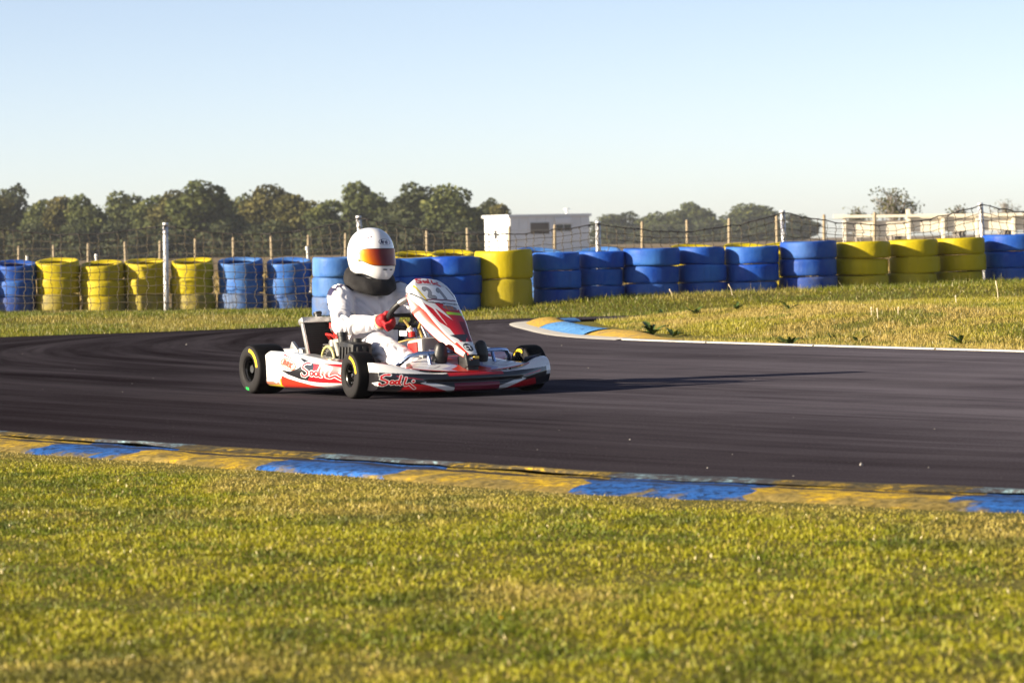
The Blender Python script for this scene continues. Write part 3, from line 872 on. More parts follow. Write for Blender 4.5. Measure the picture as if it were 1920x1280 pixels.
# bare twiggy bushes over the rail stand
def bare_bush(px, ytop, wpx, D, lab, leaves, seed):
    r = np.random.default_rng(seed); p = at(px, ytop, D); H = p[2] + .1; W = wpx * D / FPX
    e = empty('bare_bush', (p[0], D, -.1), label=lab, category='bush'); b = MB(); tips = []
    for k in range(34):
        a = r.random() * 6.28; f = r.random()
        end = Vector((math.cos(a) * W * .52 * f, math.sin(a) * W * .4 * f, H * (.7 + .3 * (1 - f**2)) * (.85 + .15 * r.random())))
        s = Vector((r.normal(0, .12), r.normal(0, .12), 0)); m = s.lerp(end, .5) + Vector((0, 0, H * .08))
        b.tube([s, m, end], [.045, .028, .008], 4, False)
        for q in range(7):
            u = .35 + .6 * r.random(); o_ = m.lerp(end, (u - .35) / .65)
            tip = o_ + Vector((r.normal(0, .22) + .12 * math.cos(a), r.normal(0, .2), .12 + .3 * r.random())) * (H / 3.2)
            b.tube([o_, tip], [.014, .006], 3, False); tips.append(tip)
    b.obj('stems', M_twig, e)
    T = np.array([tuple(x) for x in tips]); n = int(len(T) * leaves)
    P = T[r.integers(0, len(T), n)] + r.normal(0, .12, (n, 3)); P[:, 2] = np.minimum(P[:, 2], H * 1.02)
    N = r.normal(size=(n, 3)); N /= np.linalg.norm(N, axis=1)[:, None]; a = np.cross(N, r.normal(size=(n, 3))); a /= np.linalg.norm(a, axis=1)[:, None]; c = np.cross(N, a); s = .07
    V = np.stack([P - a * s, P - c * s * .7, P + a * s, P + c * s * .7], 1); g = np.clip(r.normal(.7, .2, n), 0, 1)
    obj('leaves', mesh_np('leaves', V.reshape(-1, 3), np.arange(4 * n).reshape(n, 4), M_leaf[1], False, np.repeat(np.stack([g, g, g], -1), 4, 0)), e)


bare_bush(1675, 353, 104, 150, 'sparse twiggy bush above the cream rail barrier', 3.2, 5)
bare_bush(1797, 385, 46, 160, 'small thin bush left of the rightmost net post', 1.5, 6)
bare_bush(1885, 376, 110, 190, 'faint leafless bush right of the rightmost net post', .8, 8)
bare_bush(1607, 390, 40, 170, 'tiny leafless bush left of the twiggy bush', 2, 9)

# ================================================================== painting helpers (livery and lettering as colours on the panels)
def inpoly(P, poly):
    poly = np.asarray(poly, float); x, y = P[:, 0], P[:, 1]; r = np.zeros(len(P), bool); j = len(poly) - 1
    for i in range(len(poly)):
        xi, yi = poly[i]; xj, yj = poly[j]
        with np.errstate(divide='ignore', invalid='ignore'):
            r ^= ((yi > y) != (yj > y)) & (x < (xj - xi) * (y - yi) / (yj - yi + 1e-12) + xi)
        j = i
    return r


def dline(P, pts):
    pts = np.asarray(pts, float); d = np.full(len(P), 1e9)
    for a, b in zip(pts[:-1], pts[1:]):
        v = b - a; t_ = np.clip(((P - a) @ v) / (v @ v + 1e-12), 0, 1); d = np.minimum(d, np.hypot(*(P - a - t_[:, None] * v).T))
    return d


def arc(cx, cy, r, a0=0, a1=360, n=14, ry=None):
    ry = r if ry is None else ry
    return [(cx + r * math.cos(math.radians(a0 + (a1 - a0) * k / n)), cy + ry * math.sin(math.radians(a0 + (a1 - a0) * k / n))) for k in range(n + 1)]


GLYPH = {'2': [arc(.3, .72, .24, 160, -35, 10) + [(.06, .04), (.6, .04)]], '1': [[(.12, .74), (.36, .96), (.36, .02)]], '3': [arc(.28, .74, .22, 150, -80, 8) + arc(.28, .26, .25, 80, -150, 10)],
         'B': [[(.06, 0), (.06, 1), (.36, 1), (.52, .88), (.5, .6), (.36, .52), (.06, .52)], [(.36, .52), (.56, .4), (.56, .12), (.4, 0), (.06, 0)]],
         'R': [[(.06, 0), (.06, 1), (.4, 1), (.54, .86), (.5, .58), (.36, .5), (.06, .5)], [(.3, .5), (.58, 0)]], 'K': [[(.06, 0), (.06, 1)], [(.56, 1), (.08, .48), (.58, 0)]],
         'C': [arc(.34, .5, .3, 50, 310, 12, .48)], 'T': [[(.02, .96), (.6, .96)], [(.31, .96), (.31, 0)]],
         'A': [[(.02, 0), (.34, 1), (.56, 0)], [(.12, .36), (.5, .36)]], 'r': [[(.08, 0), (.08, .6)], [(.08, .42), (.22, .6), (.36, .56)]], 'a': [arc(.26, .28, .2, 0, 360, 10, .28), [(.46, .58), (.46, 0)]], 'i': [[(.1, 0), (.1, .6)], [(.1, .8), (.1, .86)]],
         'M': [[(.02, 0), (.06, 1), (.32, .35), (.58, 1), (.62, 0)]], 'I': [[(.1, 0), (.1, 1)]], '-': [[(.05, .5), (.4, .5)]]}
# brush-script wordmark, in a box 1 wide and .7 high
SODI = [[(.29, .93), (.17, .95), (.06, .84), (.05, .70), (.16, .60), (.23, .52), (.21, .38), (.12, .29), (.03, .32), (.02, .42)], arc(.345, .45, .048, 0, 360, 10, .10), arc(.475, .44, .048, 0, 360, 10, .10), [(.585, .86), (.545, .60), (.535, .36), (.57, .31)],
        [(.715, .72), (.67, .42), (.68, .29), (.72, .26), (.80, .35), (.86, .22), (.96, .05)], arc(.91, .50, .014, 0, 360, 6, .025)]


def text_dist(P, s, x0, y0, h, adv=.72, shear=0.0, wscale=1.0):
    """distance to the strokes of a word; P in the panel's own plane"""
    d = np.full(len(P), 1e9); cx = x0
    for ch in s:
        if ch in GLYPH:
            for st in GLYPH[ch]:
                d = np.minimum(d, dline(P, [(cx + (u + shear * v) * h * wscale, y0 + v * h) for u, v in st]))
        cx += adv * h * wscale
    return d


def sodi_dist(P, x0, y0, w, h, flip=1):
    d = np.full(len(P), 1e9)
    for st in SODI: d = np.minimum(d, dline(P, [(x0 + u * w * flip, y0 + v * h) for u, v in st]))
    return d


def panel_xz(px, py, y):
    """photo measurement carried onto the kart's vertical plane at lateral offset y -> (forward, up)"""
    d = _fw + _rt * (px - 960) / FPX - _up * (py - 640) / FPX
    o = np.array([0, 0, EYE]) - np.array([KX, KY, 0]); t_ = (y - o @ KL) / (d @ KL); p = o + t_ * d
    return np.array([p @ KH, p[2]])


# ================================================================== go-kart (x forward, y left, z up in its own frame)
KX, KY, KTH = -.635, 18.0, math.radians(31)
KH = np.array([math.sin(KTH), -math.cos(KTH), 0]); KL = np.array([math.cos(KTH), math.sin(KTH), 0])
kart = empty('go_kart', (KX, KY, 0), label='red, white and black racing kart numbered 21 cornering on the asphalt', category='go-kart')
kart.rotation_euler = (0, 0, -(math.pi / 2 - KTH))
WHITE = np.array([.68, .68, .68]); RED = np.array([.50, .008, .014]); ORED = np.array([.54, .030, .012]); BLACK = np.array([.012, .011, .014]); ORANGE = np.array([.72, .16, .02]); YELL = np.array([.80, .60, .02]); GREY = np.array([.42, .42, .45]); LILAC_SHADE = np.array([.36, .36, .52])
M_body = vcol_mat('fairing_paint', .28, .6); M_black = dirty('black_plastic', (.008, .008, .009), .5, .4, 20, dark=2.2); M_rub = vcol_mat('kart_tyre_rubber', .65, 0, .12)
M_alu = dirty('cast_aluminium', (.55, .54, .52), .38, .5, 18, metal=.85, dark=.5); M_blue = dirty('blue_chrome_tube', (.30, .40, .62), .22, .3, 10, metal=.9, dark=.6)
M_alu2 = dirty('oily_aluminium', (.11, .105, .10), .55, .6, 22, metal=.5, dark=.3); M_frame = dirty('frame_paint', (.16, .20, .34), .3, .3, 12, metal=.5); M_tank = dirty('tank_plastic', (.40, .385, .35), .4, .3, 6, dark=.75); M_redp = dirty('red_plastic', (.60, .02, .015), .4, .3, 8)
M_hose = dirty('fuel_hose', (.38, .27, .07), .4, .4, 20); M_rim = new_mat('black_rim', .25, (.012, .012, .012), .4); M_goldp = new_mat('anodised_gold', .3, (.75, .50, .10), .7); M_steel = new_mat('polished_steel', .2, (.75, .75, .76), 1.0)
M_seat = dirty('seat_shell', (.010, .010, .011), .35, .4, 12, dark=2.5); M_core = new_mat('radiator_core', .7, (.006, .006, .008), .2)

# ---- wheels
def kart_tyre(R, W, seed, arc0, green=None):
    prof = []
    h = W / 2
    for r_, y_ in [(.50, .42), (.54, .47), (.62, .495), (.72, .5), (.82, .49), (.90, .465), (.955, .42), (.985, .34), (.998, .2), (1, 0)]: prof.append((r_ * R, y_ * W))
    prof = prof + [(r_, -y_) for r_, y_ in prof[::-1][1:]]
    n = 72; m = len(prof); V = np.zeros((m, n, 3)); C = np.zeros((m, n, 3))
    # finer rings on the sidewalls so that the painted marks keep their edges
    f = np.linspace(0, m - 1, (m - 1) * 4 + 1); pr = np.stack([np.interp(f, np.arange(m), [p[k] for p in prof]) for k in (0, 1)], -1); m = len(pr)
    a = np.arange(n) * 2 * math.pi / n
    V = np.stack([pr[:, 0, None] * np.cos(a), pr[:, 1, None] + 0 * a, pr[:, 0, None] * np.sin(a)], -1)
    C = np.tile(np.array([.004, .0035, .004]), (m, n, 1)); rr = pr[:, 0] / R; side_ = (rr < .93)
    C[side_] = np.array([.020, .019, .020])  # sunlit sidewall and shaded tread put into the rubber colour
    ang = np.degrees(a) % 360
    for s in (1, -1): # moulded name on both sidewalls, reduced to its painted arc
        kr = (rr > .70) & (rr < .83) & (np.sign(pr[:, 1]) == s)
        ka = ((ang - arc0) % 360) < 75
        C[np.ix_(kr, ka)] = np.array([.72, .48, .03])
        if green is not None:
            kr2 = (rr > .72) & (rr < .86) & (np.sign(pr[:, 1]) == s); ka2 = ((ang - green) % 360) < 20; C[np.ix_(kr2, ka2)] = np.array([.02, .35, .07])
    i = np.arange(m - 1)[:, None]; j = np.arange(n)[None]; Fc = np.stack([i * n + j, i * n + (j + 1) % n, (i + 1) * n + (j + 1) % n, (i + 1) * n + j], -1).reshape(-1, 4)
    return mesh_np('tyre', V.reshape(-1, 3), Fc, M_rub, True, C.reshape(-1, 3))


def wheel(x, y, R, W, out, steer=0.0, arc0=20, green=None):
    b = MB(); r = R * .5; M = Matrix.Rotation(math.pi / 2, 4, 'X')   # turned about the axle (local y)
    b.lathe([(r * 1.04, W * .44), (r * 1.04, W * .40), (r * .93, W * .36), (r * .90, W * .08), (r * .90, -W * .08), (r * .93, -W * .36), (r * 1.04, -W * .40), (r * 1.04, -W * .44)], 36, M)
    b.lathe([(r * .92, -.012), (r * .55, -.02), (.026, -.02), (.026, -.05), (.001, -.05)], 36, M @ Matrix.Scale(-out, 4, Vector((0, 0, 1))))
    w = b.obj('wheel', M_rim, kart, True, (x, y, R)); w.rotation_euler = (0, 0, steer)
    obj('tyre', kart_tyre(R, W, 1, arc0, green), w)
    h_ = MB(); M2 = Matrix.Rotation(math.pi / 2, 4, 'X')
    h_.lathe([(.001, .012), (.010, .012), (.012, .008), (.012, 0)], 12, M2 @ Matrix.Translation((0, 0, .030 * (1 if out < 0 else -1) - (0.012 if out > 0 else 0))))
    for k in range(3):
        a = k * 2.094 + .5; h_.lathe([(.001, .012), (.006, .012), (.006, 0)], 8, Matrix.Translation((math.cos(a) * .040, out * .032, math.sin(a) * .040)) @ M2)
    h_.obj('hub', M_steel, w, True)
    vlv = MB(); vlv.tube([Vector((r * .8, out * .03, 0)), Vector((r * .86, out * W * .3, 0))], .004, 6); vlv.obj('valve', M_steel, w)


STEER = math.radians(-5)
wheel(.52, -.535, .127, .125, -1, STEER, 8); wheel(.52, .535, .127, .125, 1, STEER, 60)
wheel(-.52, -.585, .1395, .20, -1, 0, 8, 255); wheel(-.52, .585, .1395, .20, 1, 0, 8)

# ---- chassis
b = MB()
for s in (-1, 1):
    b.tube([(-.66, s * .29, .07), (-.5, s * .30, .065), (-.1, s * .33, .062), (.25, s * .30, .062), (.5, s * .22, .062), (.72, s * .21, .065), (.78, s * .15, .07), (.79, 0, .07)], .015, 10)
b.tube([(-.52, -.30, .066), (-.52, .30, .066)], .014, 8); b.tube([(-.05, -.33, .062), (.05, .33, .062)], .014, 8); b.tube([(.47, -.36, .09), (.47, .36, .09)], .015, 8)
b.tube([(-.66, -.29, .07), (-.72, -.2, .07), (-.72, .2, .07), (-.66, .29, .07)], .013, 8)
b.obj('chassis_frame', M_frame, kart, True)
b = MB(); b.box(Vector((.36, 0, .045)), (.74, .50, .004), None); b.obj('floor_tray', M_alu, kart)
b = MB(); b.tube([(-.52, -.66, .1395), (-.52, .66, .1395)], .022, 14); b.tube([(-.52, .12, .1395), (-.52, .14, .1395)], .09, 24); b.obj('rear_axle', M_steel, kart, True)
b = MB(); b.tube([(-.52, .15, .1395), (-.52, .156, .1395)], .095, 28); b.obj('brake_disc', M_steel, kart, True)
b = MB()
for s in (-1, 1):
    b.box(Vector((-.52, s * .26, .12)), (.06, .03, .10), None, .006)
b.obj('axle_bearings', M_alu, kart, True)
b = MB()
for s in (-1, 1): # stub axles, kingpins, track rods
    b.tube([(.52, s * .37, .127), (.52, s * .50, .127)], .012, 8); b.tube([(.51, s * .39, .06), (.53, s * .39, .19)], .014, 8)
    b.tube([(.30, s * .03, .11), (.45, s * .37, .115)], .007, 6); b.box(Vector((.49, s * .385, .115)), (.10, .02, .016), None, .004)
b.obj('steering_linkage', M_alu, kart, True)
b = MB(); b.tube([(-.60, -.42, .10), (-.74, -.40, .12), (-.78, -.3, .13), (-.78, .3, .13), (-.74, .40, .12), (-.60, .42, .10)], .011, 8); b.tube([(-.70, -.28, .06), (-.78, -.26, .13)], .009, 6); b.tube([(-.70, .28, .06), (-.78, .26, .13)], .009, 6)
b.obj('rear_bumper', M_blue, kart, True)
b = MB()
for s in (-1, 1): b.tube([(-.30, s * .30, .07), (-.28, s * .52, .08), (.22, s * .50, .08), (.24, s * .29, .07)], .010, 8)
b.obj('side_bars', M_blue, kart, True)

# ---- side pods
def pod_grid(nu=320, nv=180):
    top_x = [-.452, -.44, -.40, -.147, .171, .30, .37, .41, .43]; top_z = [.20, .232, .241, .235, .211, .193, .178, .155, .115]
    bot_x = [-.452, -.42, -.2, .1, .30, .40, .43]; bot_z = [.075, .050, .044, .048, .056, .072, .098]
    u = np.linspace(0, 1, nu); x = -.452 + .882 * u
    zt = np.interp(x, top_x, top_z); zb = np.interp(x, bot_x, bot_z)
    yo = -.625 + .10 * smooth(.16, .43, x)**1.5 + .02 * smooth(-.40, -.452, x)      # outer face turns in towards the nose
    v = np.linspace(0, 1, nv); P = np.zeros((nu, nv, 3))
    # v 0..0.62 outer face bottom to top, then over the top and inwards
    vz = np.where(v < .72, v / .72, 1); a = np.clip((v - .72) / .28, 0, 1)
    for i in range(nu):
        H = zt[i] - zb[i]; z = zb[i] + H * vz; bul = .012 * np.sin(math.pi * vz) - .028 * np.clip((vz - .86) / .14, 0, 1)**2 - .02 * np.clip((.12 - vz) / .12, 0, 1)**2
        y = yo[i] - bul; z = z - .014 * smooth(0, 1, a) - .012 * np.clip((vz - .9) / .1, 0, 1)**2 * 0
        y = y + a * (.16 - .05 * float(smooth(.1, .43, x[i])))
        P[i, :, 0] = x[i]; P[i, :, 1] = y; P[i, :, 2] = z - .02 * (a > .95)
    return P, vz, a


PP_, vz_, aa_ = pod_grid()
Q = PP_.reshape(-1, 3)[:, [0, 2]]
c6 = lambda L_: np.array([panel_xz(440 + x / 9.143, 630 + y / 9.143, -.62) for x, y in L_])
C = np.tile(WHITE, (len(Q), 1))
S = np.array([.5, 1.0])
def fill(mask, col): C[mask] = col
top_in = np.repeat(aa_[None], 320, 0).ravel() > .3
fill(inpoly(Q, c6([(840, 575), (1000, 600), (1115, 560), (1175, 520), (1245, 462), (1130, 372), (1290, 425), (1390, 470), (1500, 520), (1600, 600), (1640, 780), (1400, 785), (1180, 740), (960, 655)])), BLACK)
fill(inpoly(Q, c6([(1335, 360), (1480, 385), (1600, 430), (1690, 480), (1790, 640), (1790, 860), (1690, 820), (1500, 800), (1290, 768), (1330, 700), (1390, 600), (1400, 520), (1385, 468), (1500, 480), (1640, 490), (1500, 430)])), RED)
fill(inpoly(Q, c6([(1300, 385), (1500, 425), (1640, 478), (1640, 500), (1480, 470), (1330, 430)])), WHITE)  # painted highlight along the pod's upper edge
fill(inpoly(Q, c6([(832, 662), (960, 722), (1120, 772), (1300, 822), (1470, 864), (1600, 940), (820, 960)])), ORED)
fill(inpoly(Q, c6([(850, 312), (1180, 455), (1165, 470), (845, 330)])), RED)
fill(inpoly(Q, c6([(862, 330), (1172, 460), (1120, 500), (990, 420)])), WHITE)
# number plate with its yellow rim
pl = inpoly(Q, c6([(480, 255), (832, 300), (832, 870), (500, 860)]))
fill(pl, WHITE)
fill(inpoly(Q, c6([(500, 822), (834, 828), (834, 900), (500, 900)])), YELL); fill(inpoly(Q, c6([(812, 650), (834, 655), (834, 870), (812, 870)])), YELL); fill(inpoly(Q, c6([(488, 380), (503, 380), (513, 560), (497, 560)])), YELL)
fill(inpoly(Q, c6([(518, 764), (700, 768), (740, 800), (800, 780), (803, 826), (518, 822)])), np.array([.42, .16, .11]))
t0_ = c6([(560, 690)])[0]
d = text_dist(Q * S, '21', t0_[0] * .5, t0_[1], .082, .78)
fill((d < .0115), np.array([.40, .40, .44])); fill((d < .0078), WHITE)
# oval maker's badge
oc = c6([(965, 482)])[0]; e_ = (Q - oc) * S; rot = math.radians(-22); ex = e_[:, 0] * math.cos(rot) + e_[:, 1] * math.sin(rot); ey = -e_[:, 0] * math.sin(rot) + e_[:, 1] * math.cos(rot)
q_ = (ex / .0475)**2 + (ey / .0265)**2
fill(q_ < 1.1, np.array([.42, .06, .006])); fill(q_ < .82, np.array([.58, .48, .40]))
d = text_dist(np.stack([ex, ey], -1), 'BRK', -.031, -.011, .022, .92); fill((d < .0046) & (q_ < .80), np.array([.42, .045, .004]))
o_ = c6([(1195, 800)])[0]; w_ = c6([(1720, 800)])[0][0] - o_[0]; hh_ = c6([(1195, 450)])[0][1] - o_[1]
d = sodi_dist(Q * S, o_[0] * .5, o_[1] + .004, w_ * .5, hh_)
fill(d < .0078, WHITE); fill(d < .0045, RED * 1.05)
C[top_in] = np.where((Q[top_in, 0] > .18)[:, None], RED, WHITE)
pod_me = mesh_np('side_pod', PP_.reshape(-1, 3), grid_faces(320, 180), M_body, True, C)
so_ = obj('side_pod', pod_me, kart); so_['label'] = 'white, red and black side pod with script lettering'
md = so_.modifiers.new('thickness', 'SOLIDIFY'); md.thickness = .004; md.offset = 0
# left pod, mirrored, plain stripes
V2 = PP_[::8, ::8].reshape(-1, 3) * np.array([1, -1, 1]); nu2, nv2 = PP_[::8, ::8].shape[:2]
C2 = np.tile(WHITE, (len(V2), 1)); C2[V2[:, 2] < .10 - .05 * V2[:, 0]] = ORED; C2[(V2[:, 0] > .15)] = RED
o2 = obj('side_pod', mesh_np('side_pod', V2, grid_faces(nu2, nv2)[:, ::-1], M_body, True, C2), kart); md = o2.modifiers.new('thickness', 'SOLIDIFY'); md.thickness = .004; md.offset = 0

# ---- steering panel (nassau)
NU_, NV_ = 200, 130
cx_ = np.array([(.315, .622), (.335, .632), (.375, .607), (.421, .566), (.505, .478), (.59, .406), (.674, .335), (.745, .283), (.812, .236), (.822, .226)])
hw_ = np.array([.085, .105, .150, .172, .168, .142, .105, .075, .048, .040])
cl = np.r_[0, np.cumsum(np.hypot(*np.diff(cx_, axis=0).T))]; s_ = np.linspace(0, cl[-1], NU_)
sc = cat(cx_, NU_); W_ = np.interp(s_, cl, hw_); tt = np.linspace(-1, 1, NV_)
tg = np.gradient(sc, axis=0); tg /= np.hypot(*tg.T)[:, None]; nrm = np.stack([-tg[:, 1], tg[:, 0]], -1); nrm *= np.sign(nrm.sum(1, keepdims=True) + 1e-9)   # outwards: forward and up
P = np.zeros((NU_, NV_, 3)); roll_ = .10
flange = np.interp(s_ / cl[-1], [0, .12, .35, .7, 1], [.03, .05, .075, .06, .03])
for j, t_ in enumerate(tt):
    drop = flange * (.28 * t_ * t_ + .72 * max(0, (abs(t_) - .62) / .38)**1.6)
    yy = W_ * (t_ - .08 * np.sign(t_) * max(0, abs(t_) - .7) / .3)
    P[:, j, 0] = sc[:, 0] - nrm[:, 0] * drop; P[:, j, 1] = yy; P[:, j, 2] = sc[:, 1] - nrm[:, 1] * drop - roll_ * yy * smooth(.34, .55, sc[:, 1])
Vn = P.reshape(-1, 3); zc_ = np.repeat(sc[:, 1], NV_); T_ = np.tile(tt, NU_); Q = np.stack([Vn[:, 1], zc_], -1); C = np.tile(WHITE, (len(Q), 1))
fill((zc_ < .50) & (T_ > -.30 - .2 * (zc_ - .4)) & (T_ < .70), RED); fill((zc_ < .57) & (T_ < -.70 - .25 * smooth(.45, .57, zc_)), ORED)
fill((zc_ < .40) & (T_ > .35) & (T_ < .62) & (zc_ > .29), RED * .35)
fill(inpoly(np.stack([T_, zc_], -1), [(-.62, .50), (-.40, .47), (-.28, .36), (-.52, .40)]), RED * .9)
fill(inpoly(np.stack([T_, zc_], -1), [(-.25, .50), (.0, .435), (.10, .405), (-.05, .425), (-.42, .49)]), WHITE)
fill(inpoly(np.stack([T_, zc_], -1), [(-.1, .52), (.8, .52), (.8, .475), (.62, .475), (.55, .468), (.2, .468)]), WHITE)
fill((T_ > .62) & (T_ < .88) & (zc_ < .50) & (zc_ > .42), WHITE)
fill((zc_ < .292), WHITE); fill((zc_ < .292) & (T_ < -.55), ORED); fill((zc_ < .33) & (np.abs(T_) < .5 * (zc_ - .285) / .045 + .05) & (zc_ > .29), BLACK * 2)
# yellow-green strip, badge
fill((zc_ < .452) & (zc_ > .437) & (Q[:, 0] > .002) & (Q[:, 0] < .105), np.array([.42, .72, .01]))
e1 = ((Q[:, 0] - .045) / .045)**2 + ((zc_ - .476) / .013)**2; fill(e1 < 1, np.array([.16, .14, .16])); d = text_dist(Q, 'BRK', .018, .469, .014, 1.15, 0, 1.2); fill((d < .0028) & (e1 < 1), np.array([.55, .15, .04]))
# plate
plq = [(-.112, .590), (.082, .592), (.118, .520), (-.078, .512)]
fill(inpoly(Q, plq), np.array([.84, .84, .84]))
fill(dline(Q, [plq[0], plq[3]]) < .0055, YELL); fill(dline(Q, [(.088, .592), (.124, .522)]) < .0026, BLACK * 3); fill(dline(Q, [(-.078, .515), (.0, .517), (.118, .522)]) < .0036, np.array([.16, .05, .08])); fill(dline(Q, [(-.100, .597), (.08, .599)]) < .0016, GREY)
d = text_dist(Q, '21', -.056, .528, .050, 1.18, -.28, 1.35); fill(d < .0098, np.array([.05, .05, .06])); fill(d < .0074, np.array([.30, .30, .31]))
fill(dline(Q, [(-.158, .612), (-.150, .575), (-.115, .528), (-.07, .502), (.0, .497), (.09, .500), (.150, .512)]) < .0026, BLACK)
d = sodi_dist(Q, -.085, .594, .145, .040); fill(d < .0046, RED)
cd = np.hypot(Q[:, 0] * 1.0, (zc_ - .262) * 1.25); fill(cd < .0265, BLACK); d = text_dist(np.stack([Q[:, 0], (zc_ - .262) * 1.25], -1), 'CT', -.0195, -.011, .022, .95); fill((d < .0034) & (cd < .025), WHITE)
npan = obj('steering_fairing', mesh_np('steering_fairing', Vn, grid_faces(NU_, NV_), M_body, True, C), kart); npan['label'] = 'white and red front fairing carrying the number 21'
md = npan.modifiers.new('thickness', 'SOLIDIFY'); md.thickness = .004; md.offset = -1

# ---- front spoiler
NU_, NV_ = 420, 150
y_ = np.linspace(-1, 1, NU_); hy = .575; ya = np.abs(y_)
xf = .872 - .155 * ya**2.1 - .16 * np.clip((ya - .93) / .07, 0, 1)**1.6
yw = hy * y_ - np.sign(y_) * .03 * np.clip((ya - .93) / .07, 0, 1)
zt = .132 + .062 * smooth(.40, .92, ya) - .03 * smooth(.96, 1.0, ya); zb = .030 + .018 * ya**2
prof_d = np.array([-.13, -.04, -.012, 0, .004, 0, -.008, -.020, -.040, -.062, -.075, -.085]); prof_z = np.array([.03, 0, .08, .30, .5, .70, .86, .955, 1.0, .985, .85, .45])
f = np.linspace(0, 11, NV_); pd = np.interp(f, np.arange(12), prof_d); pz_ = np.interp(f, np.arange(12), prof_z)
k3 = np.array([1, 2, 3, 2, 1.]) / 9; pd = np.convolve(np.pad(pd, 2, 'edge'), k3, 'valid'); pz_ = np.convolve(np.pad(pz_, 2, 'edge'), k3, 'valid')
P = np.zeros((NU_, NV_, 3)); P[:, :, 0] = xf[:, None] + pd[None] * (1 + .5 * smooth(.5, .9, ya))[:, None]; P[:, :, 1] = yw[:, None]; P[:, :, 2] = zb[:, None] + (zt - zb)[:, None] * pz_[None]
# shallow horizontal channel across the middle of the front
P[:, :, 0] -= (.016 * np.exp(-((pz_ - .5) / .12)**2))[None] * (1 - smooth(.35, .6, ya))[:, None]
Vs = P.reshape(-1, 3); Q = Vs[:, [1, 2]]; Fv = np.tile(f, NU_); Ya = np.repeat(y_, NV_); C = np.tile(BLACK, (len(Q), 1))
zrel = np.tile(pz_, NU_)
for s in (-1, 1):
    A2 = np.stack([Q[:, 0] * s, Q[:, 1]], -1)    # s = -1: near side, written as if on the positive side
    fill(inpoly(A2, [(.20, .125), (.40, .135), (.60, .150), (.60, .23), (.0, .23), (.0, .138)]), WHITE)
    fill(inpoly(A2, [(.0, .02), (.44, .02), (.40, .085), (.26, .066), (.12, .03)]), RED if s < 0 else RED * .8)
    fill(inpoly(A2, [(.33, .083), (.30, .09), (.10, .045), (.08, .03), (.16, .03)]), WHITE * .9)
    fill(inpoly(A2, [(.30, .098), (.46, .128), (.44, .118)]), RED)
fill((np.abs(Q[:, 0]) < .14) & (Q[:, 1] < .075), np.array([.16, .01, .03])); fill((np.abs(Q[:, 0]) < .17) & (zrel > .82), RED * .7); fill((zrel > .44) & (zrel < .56) & (np.abs(Q[:, 0]) < .3), BLACK)
fill((Q[:, 0] > .50) & (Q[:, 1] < .16) & (Q[:, 1] > .10), WHITE * .9)
d = sodi_dist(Q * np.array([1, 1.15]), -.535, .052 * 1.15, .185, .098); fill((d < .0085) & (Fv < 8.5), WHITE); fill((d < .0052) & (Fv < 8.5), RED * 1.05)
# dark inner faces behind the rim; badge ovals on the end fins
inner = Fv > 8.9; fill(inner, BLACK)
md_ = np.stack([Q[:, 0], Fv * .012], -1)
for yc in (-.44,):
    e2 = ((Q[:, 0] - yc) / .085)**2 + ((Fv - 8.0) / .75)**2; fill(e2 < 1, GREY * .7); fill(e2 < .78, np.array([.30, .08, .08])); d = text_dist(np.stack([Q[:, 0], (Fv - 8.0) * .022], -1), 'BRK', yc - .055, -.008, .018, 2.1, 0, 1.9); fill((d < .0045) & (e2 < .8), ORED)
spo = obj('front_spoiler', mesh_np('front_spoiler', Vs, grid_faces(NU_, NV_), M_body, True, C), kart); spo['label'] = 'wide front spoiler in black, red and white with script lettering'
md = spo.modifiers.new('thickness', 'SOLIDIFY'); md.thickness = .003; md.offset = 0
# inner fin behind the far tip with its round badge
nf_, mf_ = 60, 40
V = []; CF = []
for i in range(nf_):
    for j in range(mf_):
        u, v = i / (nf_ - 1), j / (mf_ - 1); y = .33 + .225 * u; x0 = .872 - .155 * (y / hy)**2.1 - .075
        z = .085 + (.105 + .02 * u) * v * smooth(0, .25, u); V.append((x0 - .03 * (1 - v) - .03 * u, y, z))
        e = ((u - .66) / .24)**2 + ((v - .60) / .36)**2; c = BLACK * 1.4
        if e < 1: c = np.array([.05, .045, .10])
        CF.append(c)
V = np.array(V); CF = np.array(CF); uu = np.repeat(np.linspace(0, 1, nf_), mf_); vv2 = np.tile(np.linspace(0, 1, mf_), nf_)
d = text_dist(np.stack([uu, vv2], -1), 'BRK', .51, .42, .34, .34, 0, .42); CF[d < .032] = np.array([.55, .03, .04])
obj('end_fin', mesh_np('end_fin', V, grid_faces(nf_, mf_), M_body, True, CF), spo)

# ---- nose deck between spoiler and bumper bar
NU_, NV_ = 120, 160
u = np.linspace(0, 1, NU_); v = np.linspace(-1, 1, NV_); U, Vv = np.meshgrid(u, v, indexing='ij')
Yd = Vv * (.385 - .075 * U); xfd = .872 - .155 * (np.abs(Yd) / hy)**2.1 - .035
Xd = xfd + (.60 - xfd) * U * (1 - .12 * np.abs(Vv)); Zd = .134 + .03 * np.abs(Vv)**2 * (1 - U) + .078 * U - .035 * U * np.abs(Vv)**3
Vd = np.stack([Xd, Yd, Zd], -1).reshape(-1, 3); Q = np.stack([np.abs(Vv).ravel(), U.ravel()], -1); C = np.tile(WHITE, (len(Q), 1))
fill(inpoly(Q, [(0, 0), (.24, .0), (.34, .12), (.16, .35), (.24, .55), (.42, .85), (.34, 1), (0, 1)]), ORED)
fill(inpoly(Q, [(.24, .0), (.36, .0), (.48, .16), (.28, .35), (.40, .62), (.60, 1), (.42, 1), (.24, .55), (.16, .35), (.34, .12)]), LILAC_SHADE)  # lilac zigzag: bluish shade on white, put into the colour
